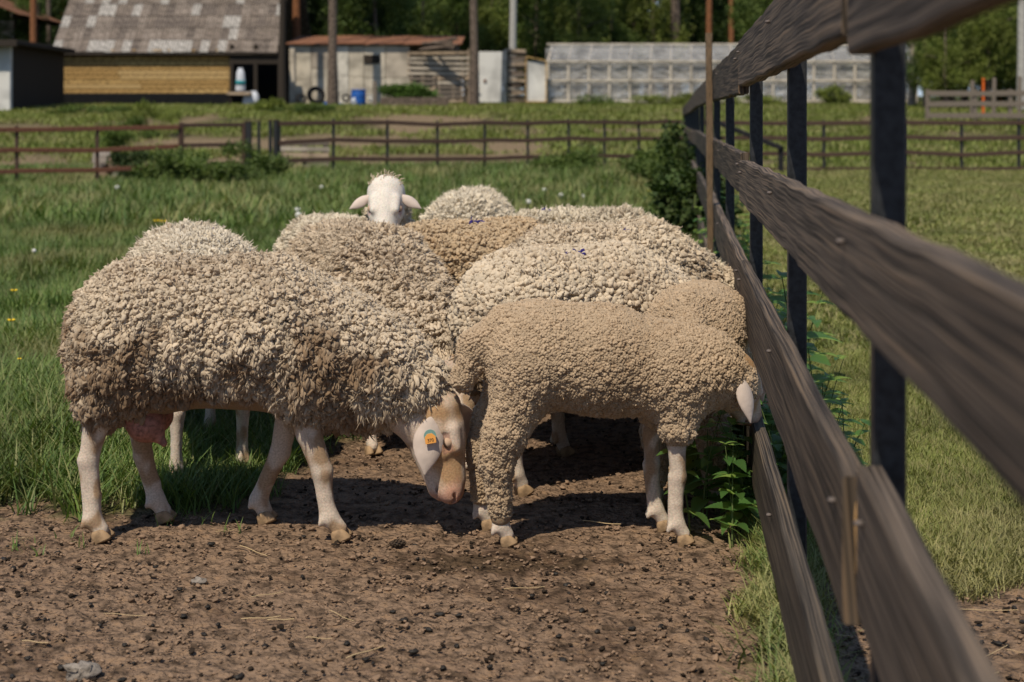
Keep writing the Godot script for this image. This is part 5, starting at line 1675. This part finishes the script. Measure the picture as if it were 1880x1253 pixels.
func make_greenhouse() -> void:
	var D := 60.0
	var r := RandomNumberGenerator.new()
	r.seed = 212
	var o := thing("greenhouse", "long lean greenhouse of pale laths covered in milky plastic film", "greenhouse")
	var x0 := at(1006, 0, D).x
	var x1 := at(1682, 0, D).x
	var yb := at(0, 188, D).y
	var ym := at(0, 148, D).y
	var ye := at(0, 113, D).y
	var yt := at(0, 84, D).y + 0.12
	var n := 18
	for i in n + 1:
		var x := lerpf(x0, x1, float(i) / n)
		part("post", box(Vector3(0.1, ye - yb + 0.2, 0.08), 0.006), M.frame, o, Transform3D(Basis.IDENTITY, Vector3(x, (ye + yb) / 2.0 - 0.1, -D + 0.05)))
		var a := Vector3(x, ye, -D + 0.06)
		var b := Vector3(x + 0.25, yt, -D - 2.0)
		part("rafter", box(Vector3(a.distance_to(b), 0.07, 0.06), 0.006), M.frame, o, between(a, b))
		if i == n:
			continue
		var xn := lerpf(x0, x1, float(i + 1) / n)
		part("film_pane", film_mesh(xn - x0 - (x0 + (x1 - x0) * float(i) / n - x0), ym - yb, i), M.film, o, Transform3D(Basis.IDENTITY, Vector3((x + xn) / 2.0, (ym + yb) / 2.0, -D - 0.02)))
		part("film_pane", film_mesh(xn - x, ye - ym, i + 40), M.film, o, Transform3D(Basis.IDENTITY, Vector3((x + xn) / 2.0, (ym + ye) / 2.0, -D - 0.02)))
		var tilt := atan2(yt - ye, 2.06)
		part("film_pane", film_mesh(xn - x, Vector2(2.06, yt - ye).length(), i + 80), M.film, o, Transform3D(Basis(Vector3.RIGHT, tilt - PI / 2), Vector3((x + xn) / 2.0 + 0.12, (ye + yt) / 2.0 + 0.05, -D - 0.97)))
	for y in [yb + 0.05, ym, ye]:
		part("rail", box(Vector3(x1 - x0, 0.09, 0.05), 0.006), M.frame, o, Transform3D(Basis.IDENTITY, Vector3((x0 + x1) / 2.0, y, -D + 0.12)))
	part("ridge", box(Vector3(x1 - x0, 0.08, 0.08), 0.006), M.frame, o, Transform3D(Basis.IDENTITY, Vector3((x0 + x1) / 2.0, yt + 0.05, -D - 2.0)))
	part("back_wall", box(Vector3(x1 - x0, yt - yb, 0.05)), M.film, o, Transform3D(Basis.IDENTITY, Vector3((x0 + x1) / 2.0, (yt + yb) / 2.0, -D - 4.2)))
	for x in [x0 - 0.02, x1 + 0.02]:
		part("end_film", box(Vector3(0.02, ye - yb, 4.1)), M.film, o, Transform3D(Basis.IDENTITY, Vector3(x, (ye + yb) / 2.0, -D - 2.15)))
	var c := thing("film_frame", "wooden frame with a slanting top, covered in crumpled film, leaning before the greenhouse end", "frame")
	var f := [at(966, 187, D - 0.6), at(1003, 187, D - 0.6), at(1003, 112, D - 0.6), at(966, 104, D - 0.6)]
	for k in 4:
		var a: Vector3 = f[k]
		var b: Vector3 = f[(k + 1) % 4]
		part("lath", box(Vector3(a.distance_to(b), 0.09, 0.05), 0.005), M.plank0, c, between(a, b, Vector3.BACK))
	part("film_pane", film_mesh(0.8, 1.7, 7), M.white, c, Transform3D(Basis.IDENTITY, (f[0] + f[2]) / 2.0 + Vector3(0, 0, -0.06)))

func film_mesh(w: float, h: float, seed_: int) -> ArrayMesh:        # a sagging sheet with folds
	var f := FastNoiseLite.new()
	f.seed = seed_
	f.frequency = 1.0
	var v := PackedVector3Array()
	var idx := PackedInt32Array()
	var n := 8
	for j in n + 1:
		for i in n + 1:
			var x := w * (float(i) / n - 0.5)
			var y := h * (float(j) / n - 0.5)
			var hold := sin(PI * i / n) * sin(PI * j / n)
			v.append(Vector3(x, y, hold * (0.09 * f.get_noise_2d(x * 1.5 + y, y * 2.5) - 0.05)))
	for j in n:
		for i in n:
			var a := i + j * (n + 1)
			idx.append_array([a, a + n + 1, a + 1, a + 1, a + n + 1, a + n + 2])
	return arrays_mesh(v, smooth_normals(v, idx), idx)

func make_field_things() -> void:
	var r := RandomNumberGenerator.new()
	r.seed = 303
	# the pallet behind the rails by the gate
	var a := at(514, 318, 27.2)
	var o := thing("slatted_crate", "pale broken pallet of planks propped behind the rail fence by the gate", "pallet", Vector3(a.x + 0.47, gh(a.x, 27.2), -27.2), 0.08)
	for k in 6:
		part("slat", box(Vector3(0.97 - 0.04 * (k % 2), 0.085, 0.022), 0.004), [M.pallet, M.panel1, M.greyrail][k % 3], o, Transform3D(Basis(Vector3(0, 0, 1), r.randf_range(-0.04, 0.04)), Vector3(0, 0.07 + k * 0.115, 0.02)))
	for x in [-0.4, 0.0, 0.4]:
		part("bearer", box(Vector3(0.09, 0.72, 0.07), 0.004), M.pallet, o, Transform3D(Basis.IDENTITY, Vector3(x, 0.36, -0.03)))
	part("brace", box(Vector3(0.5, 0.06, 0.02), 0.004), M.pallet, o, Transform3D(Basis(Vector3(0, 0, 1), 0.7), Vector3(-0.1, 0.25, 0.045)))
	# heap of rubble in the grass behind the rusty rails
	for i in 13:
		var u := r.randf_range(180, 250)
		var p := at(u, 300, 25.0)
		var s := r.randf_range(0.09, 0.2)
		var st := part("rubble_stone", lump(850 + i, 0.7), [M.stone, M.stone2][i % 2], self, Transform3D(Basis.from_euler(Vector3(r.randf(), r.randf() * TAU, r.randf())) * Basis.from_scale(Vector3(s, s * 0.75, s)), Vector3(p.x, gh(p.x, 25.0) + 0.1 + (0.35 * r.randf() if i > 5 else 0.0), -25.0 - r.randf_range(-0.3, 0.3))))
		tag(st, "broken grey stone in the rubble heap behind the rusty rails", "stone", "rubble heap behind the rails")

# ---------------------------------------------------------------- trees
var spray: ArrayMesh
func spray_mesh() -> ArrayMesh:                     # a sprig of small folded leaves
	if spray:
		return spray
	var r := RandomNumberGenerator.new()
	r.seed = 6
	var st := SurfaceTool.new()
	st.begin(Mesh.PRIMITIVE_TRIANGLES)
	for i in 12:
		var p := Vector3(r.randfn(0, 0.4), r.randfn(0, 0.32), r.randfn(0, 0.4))
		var d := (p + Vector3(r.randf_range(-1, 1), r.randf_range(-0.8, 0.5), r.randf_range(-1, 1)) * 0.8).normalized()
		var s := d.cross(Vector3(r.randf_range(-1, 1), 1, r.randf_range(-1, 1))).normalized() * r.randf_range(0.14, 0.22)
		var l := d * r.randf_range(0.4, 0.62)
		for q in [p, p + l * 0.5 + s, p + l, p, p + l, p + l * 0.5 - s]:
			st.add_vertex(q)
	st.generate_normals()
	spray = st.commit()
	return spray

func crown_into(parent: Node3D, called: String, c: Vector3, rad: Vector3, count: int, size: float, tints: Array, seed_: int) -> void:
	var r := RandomNumberGenerator.new()
	r.seed = seed_
	var list := []
	var cols := PackedColorArray()
	var clumps := []
	for i in maxi(7, count / 45):
		var d := Vector3(r.randfn(0, 1), r.randfn(0, 1), r.randfn(0, 1)).normalized()
		clumps.append([d * rad * r.randf_range(0.45, 0.95), r.randf_range(0.2, 0.42), r.randf_range(0.75, 1.25)])
	while list.size() < count:
		var k: Array = clumps[r.randi() % clumps.size()]
		var d := Vector3(r.randfn(0, 1), r.randfn(0, 0.8), r.randfn(0, 1)).normalized()
		var p: Vector3 = k[0] + d * rad * k[1] * r.randf_range(0.5, 1.05)
		var s := size * r.randf_range(0.7, 1.35)
		list.append(Transform3D(Basis.from_euler(Vector3(r.randf_range(-0.6, 0.6), r.randf() * TAU, r.randf_range(-0.6, 0.6))).scaled(Vector3.ONE * s), c + p))
		var t: Color = tints[r.randi() % tints.size()]
		cols.append(t * (k[2] * r.randf_range(0.85, 1.15)))
	multi(called, spray_mesh(), M.foliage, list, cols, parent).set_meta("kind", "stuff")

func trunk_mesh(tall: float, r0: float, r1: float, seed_: int, wob := 0.15) -> ArrayMesh:
	var r := RandomNumberGenerator.new()
	r.seed = seed_
	var rows := []
	var off := Vector3.ZERO
	for k in 11:
		var t := k / 10.0
		if k > 0:
			off += Vector3(r.randf_range(-1, 1), 0, r.randf_range(-1, 1)) * wob * 0.3
		var rr := lerpf(r0, r1, t) * (1.35 if k == 0 else 1.0) * r.randf_range(0.93, 1.07)
		rows.append([Vector3(0, tall * t - (0.3 if k == 0 else 0.0), 0) + off, rr, rr])
	return loft(rows, Vector3(0, 0, 1), 10)

func make_trees() -> void:
	var r := RandomNumberGenerator.new()
	r.seed = 777
	var dark := [Color(0.045, 0.07, 0.02), Color(0.035, 0.06, 0.018), Color(0.055, 0.08, 0.022)]
	var mid := [Color(0.09, 0.13, 0.03), Color(0.11, 0.15, 0.034), Color(0.075, 0.115, 0.028)]
	var lit := [Color(0.16, 0.19, 0.04), Color(0.18, 0.21, 0.05), Color(0.14, 0.17, 0.04)]  # greens for sunlit leaves, the light put into the colour
	# tall trunks that can be told apart: [pixel column, distance, radius, bark, label]
	for t in [[61, 62.0, 0.17, M.redbark, "slender red pine trunk beside the whitewashed outbuilding"], [68, 66.0, 0.13, M.bark, "thin grey pine trunk between outbuilding and barn"], [88, 70.0, 0.12, M.bark, "thin shaded pine trunk close to the barn's corner"],
		[545, 66.0, 0.2, M.redbark, "orange-barked pine trunk rising behind the shed's corner"], [519, 58.5, 0.16, M.dark, "dark pole-like trunk at the barn's open bay"], [611, 58.0, 0.2, M.bark, "grey pine trunk standing in front of the shed"],
		[870, 58.5, 0.17, M.bark, "tall grey pine trunk between the pallets and the white door"], [941, 63.0, 0.17, M.birch, "pale birch trunk behind the timber pile"], [1240, 72.0, 0.28, M.bark, "stout brown trunk behind the greenhouse"],
		[1302, 71.0, 0.17, M.redbark, "slim reddish trunk above the greenhouse beside the stake"], [1342, 72.0, 0.16, M.redbark, "slim reddish trunk above the far greenhouse roof"], [1165, 76.0, 0.18, M.bark, "shaded trunk behind the greenhouse's near half"], [1200, 78.0, 0.16, M.bark, "thin shaded trunk deep in the wood behind the greenhouse"], [1674, 57.0, 0.16, M.panel3, "pale dead trunk at the far end of the greenhouse"], [1877, 52.0, 0.16, M.birch, "pale birch trunk beside the plank fence"]]:
		var d: float = t[1]
		var x: float = at(t[0], 0, d).x
		var o := thing("pine_tree", t[4], "tree", Vector3(x, gh(x, d), -d))
		var dead: bool = t[0] == 1674
		var tall := 22.0 if not dead else 2.9
		part("trunk", trunk_mesh(tall, t[2], t[2] * (0.45 if not dead else 0.8), int(t[0]), 0.12), t[3], o)
		if dead:
			part("broken_limb", loft([[Vector3(0, 2.2, 0), 0.06, 0.06], [Vector3(0.25, 2.7, 0.1), 0.03, 0.03]], Vector3(0, 0, 1), 7), t[3], o)
			continue
		for k in 5:
			var y := r.randf_range(14.5, 21.0)
			var a := r.randf() * TAU
			part("limb", loft([[Vector3(0, y, 0), 0.06, 0.06], [Vector3(cos(a) * 1.2, y + 0.4, sin(a) * 1.2), 0.04, 0.04], [Vector3(cos(a) * 2.2, y + 0.5, sin(a) * 2.2), 0.015, 0.015]], Vector3(0.1, 1, 0.1), 6), t[3], o)
		crown_into(o, "crown", Vector3(0, 18.5, 0), Vector3(2.3, 3.4, 2.3), 500, 0.3, dark, int(t[0]) + 5)
	# the wood behind: one tree of each sort, then copies
	var sorts := []
	for k in 5:
		var o := thing("wood_tree", "", "tree", Vector3.ZERO, 0.0, "trees of the wood behind the farmyard")
		part("trunk", trunk_mesh([11.0, 9.0, 12.0, 8.0, 7.0][k], 0.19, 0.06, 40 + k, 0.3), [M.bark, M.bark, M.redbark, M.bark, M.bark][k], o)
		for b in 6:
			var y := r.randf_range(2.0, 6.5)
			var a := r.randf() * TAU
			part("limb", loft([[Vector3(0, y, 0), 0.05, 0.05], [Vector3(cos(a), y + 0.5, sin(a)), 0.035, 0.035], [Vector3(cos(a) * 2.0, y + 0.7, sin(a) * 2.0), 0.012, 0.012]], Vector3(0.1, 1, 0.1), 6), M.bark, o)
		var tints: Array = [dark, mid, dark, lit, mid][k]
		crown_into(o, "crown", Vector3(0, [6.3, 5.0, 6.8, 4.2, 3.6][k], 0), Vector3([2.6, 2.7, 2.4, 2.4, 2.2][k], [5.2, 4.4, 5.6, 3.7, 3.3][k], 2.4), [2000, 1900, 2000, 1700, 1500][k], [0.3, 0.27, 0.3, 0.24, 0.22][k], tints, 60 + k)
		sorts.append(o)
	var words := ["dark tall tree of the wood behind the farmyard", "mid green spreading tree of the wood behind the farmyard", "dark conifer-like tree of the wood behind the farmyard", "bright green young tree at the edge of the wood", "low bushy green tree at the edge of the wood"]
	var spots := []
	for i in 30:
		spots.append([-46.0 + i * 3.1 + r.randf_range(-0.8, 0.8), 96.0 + r.randf_range(-4, 5), [0, 2, 0, 2, 1][i % 5], 1.25])
	for i in 25:
		spots.append([-40.0 + i * 3.3 + r.randf_range(-1, 1), 84.0 + r.randf_range(-3, 3), [0, 2, 1, 0, 2][i % 5], 1.05])
	for i in 22:
		var x := -36.0 + i * 3.3 + r.randf_range(-1, 1)
		spots.append([x, 75.0 + r.randf_range(-2.5, 2.5), ([2, 0, 2, 0][i % 4] if x < -3.0 else [1, 3, 0, 4][i % 4]), 0.95])
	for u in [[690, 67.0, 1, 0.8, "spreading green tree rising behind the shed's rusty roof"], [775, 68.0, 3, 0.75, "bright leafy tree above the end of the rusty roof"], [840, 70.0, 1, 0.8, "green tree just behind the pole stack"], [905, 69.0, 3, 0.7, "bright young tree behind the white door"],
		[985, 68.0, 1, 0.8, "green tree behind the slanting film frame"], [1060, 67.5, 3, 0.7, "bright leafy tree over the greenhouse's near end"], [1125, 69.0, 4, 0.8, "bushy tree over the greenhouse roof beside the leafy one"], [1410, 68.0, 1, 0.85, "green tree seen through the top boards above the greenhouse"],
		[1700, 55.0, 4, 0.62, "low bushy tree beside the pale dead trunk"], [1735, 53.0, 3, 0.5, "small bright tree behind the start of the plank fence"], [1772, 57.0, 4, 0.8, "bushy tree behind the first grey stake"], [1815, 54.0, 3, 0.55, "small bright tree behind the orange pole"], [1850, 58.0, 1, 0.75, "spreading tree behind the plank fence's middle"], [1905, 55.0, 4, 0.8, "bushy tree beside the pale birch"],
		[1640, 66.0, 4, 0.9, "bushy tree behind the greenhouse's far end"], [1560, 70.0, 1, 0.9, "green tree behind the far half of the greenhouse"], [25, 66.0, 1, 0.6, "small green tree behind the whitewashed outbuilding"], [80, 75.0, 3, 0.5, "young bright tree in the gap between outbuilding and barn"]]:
		spots.append([at(u[0], 0, u[1]).x, u[1], u[2], u[3], u[4]])
	var used := [false, false, false, false, false]
	for s in spots:
		var k: int = s[2]
		var o: Node3D = copy_of(sorts[k], words[k]) if used[k] else sorts[k]
		used[k] = true
		o.set_meta("label", s[4] if s.size() > 4 else words[k])
		o.transform = Transform3D(Basis(Vector3.UP, r.randf() * TAU).scaled(Vector3(1, r.randf_range(0.85, 1.15), 1) * s[3] * r.randf_range(0.9, 1.1)), Vector3(s[0], gh(s[0], s[1]) - 0.1, -s[1]))
	# bushes in the yard and along the rails
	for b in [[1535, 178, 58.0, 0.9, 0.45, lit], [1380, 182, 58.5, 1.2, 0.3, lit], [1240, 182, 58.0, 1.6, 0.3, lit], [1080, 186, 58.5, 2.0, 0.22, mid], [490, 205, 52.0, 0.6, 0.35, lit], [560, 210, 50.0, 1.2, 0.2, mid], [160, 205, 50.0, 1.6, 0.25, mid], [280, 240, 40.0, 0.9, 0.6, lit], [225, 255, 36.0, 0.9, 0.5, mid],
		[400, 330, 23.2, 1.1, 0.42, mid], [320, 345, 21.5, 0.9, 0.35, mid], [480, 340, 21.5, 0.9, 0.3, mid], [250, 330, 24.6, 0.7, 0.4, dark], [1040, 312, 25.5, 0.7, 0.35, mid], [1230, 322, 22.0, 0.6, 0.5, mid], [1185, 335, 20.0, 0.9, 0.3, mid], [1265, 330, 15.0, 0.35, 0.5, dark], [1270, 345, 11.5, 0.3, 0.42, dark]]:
		var d: float = b[2]
		var x: float = at(b[0], 0, d).x
		var o := thing("weed_clump" if d < 50.0 else "bush", "", "plant", Vector3(x, gh(x, d), -d))
		var where := "before the barn's black sheeting" if b[0] < 320 and d > 45.0 else "in the yard before the barn's open bay" if b[0] < 500 and d > 45.0 else "before the shed's first panels" if b[0] < 600 and d > 45.0 else "before the greenhouse film" if d > 50.0 else "on the slope before the barn" if d > 30.0 else "growing by the gate and rusty rails" if b[0] < 600 else "at the far corner of the two fences" if b[0] > 1200 else "under the dark rail fence"
		tag(o, "leafy green %s %s" % ["clump of weeds" if d < 50.0 else "bush", where], "plant", "green clumps " + where)
		part("stem", loft([[Vector3(0, -0.1, 0), 0.02, 0.02], [Vector3(0.03, b[4], 0), 0.01, 0.01]], Vector3(0, 0, 1), 6), M.stem, o)
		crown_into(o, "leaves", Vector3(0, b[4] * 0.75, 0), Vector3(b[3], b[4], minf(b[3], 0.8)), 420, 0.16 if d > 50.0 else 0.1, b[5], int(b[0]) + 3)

func _ready() -> void:
	# camera, sky, sun, exposure
	var cam := Camera3D.new()
	cam.name = "camera"
	add_child(cam)
	var lens := CameraAttributesPhysical.new()
	lens.frustum_focal_length = 50.0
	lens.frustum_focus_distance = 3.65
	lens.exposure_aperture = 4.4
	lens.frustum_near = 0.05
	lens.frustum_far = 400.0
	cam.attributes = lens
	cam.projection = Camera3D.PROJECTION_FRUSTUM
	cam.near = 0.05
	cam.far = 400.0
	cam.size = 1253.0 / F * 0.05
	cam.frustum_offset = Vector2(0, -(626.5 - HZ) / F * 0.05)
	cam.position = Vector3(0, EYE, 0)
	cam.current = true
	var env := Environment.new()
	env.background_mode = Environment.BG_SKY
	var sky := ProceduralSkyMaterial.new()
	sky.sky_top_color = Color(0.44, 0.56, 0.74)
	sky.sky_horizon_color = Color(0.74, 0.8, 0.85)
	sky.ground_bottom_color = Color(0.16, 0.18, 0.1)
	sky.ground_horizon_color = Color(0.4, 0.42, 0.36)
	env.sky = Sky.new()
	env.sky.sky_material = sky
	env.tonemap_mode = Environment.TONE_MAPPER_LINEAR
	env.tonemap_exposure = 1.0
	env.sdfgi_enabled = true
	env.ssao_enabled = true
	env.ssil_enabled = true
	var we := WorldEnvironment.new()
	we.name = "world_environment"
	we.environment = env
	add_child(we)
	var sun := DirectionalLight3D.new()
	sun.name = "sun"
	sun.light_energy = 1.5
	sun.light_color = Color(1.0, 0.95, 0.87)
	sun.light_angular_distance = 0.6
	sun.shadow_enabled = true
	add_child(sun)
	var el := deg_to_rad(57.0)
	var az := deg_to_rad(27.0)                    # from behind the camera, a little to the left
	var to_sun := Vector3(-sin(az) * cos(el), sin(el), cos(az) * cos(el))
	sun.look_at_from_position(to_sun * 10.0, Vector3.ZERO)

	rng.seed = 1
	n1.seed = 11
	n1.frequency = 1.0
	n1.noise_type = FastNoiseLite.TYPE_SIMPLEX
	n1.fractal_type = FastNoiseLite.FRACTAL_NONE
	n2.seed = 12
	n2.frequency = 0.3
	n2.fractal_octaves = 3
	n2.fractal_type = FastNoiseLite.FRACTAL_FBM
	n3.seed = 13
	n3.frequency = 0.12
	n3.fractal_octaves = 3
	n3.fractal_type = FastNoiseLite.FRACTAL_FBM
	make_materials()
	M.shoot = M.leaf.duplicate()
	M.shoot.albedo_color = lin(0.09, 0.14, 0.035)
	M.leaf2 = M.leaf.duplicate()
	M.leaf2.albedo_color = lin(0.055, 0.12, 0.03)
	M.stone2 = M.stone.duplicate()
	M.stone2.albedo_color = lin(0.3, 0.2, 0.15)
	for step in [make_ground, make_barn, make_sheds, make_greenhouse, make_trees, make_far_fences, make_board_fence, make_field_things, make_flock, make_grass, make_nettles, make_flowers, make_litter]:
		step.call()
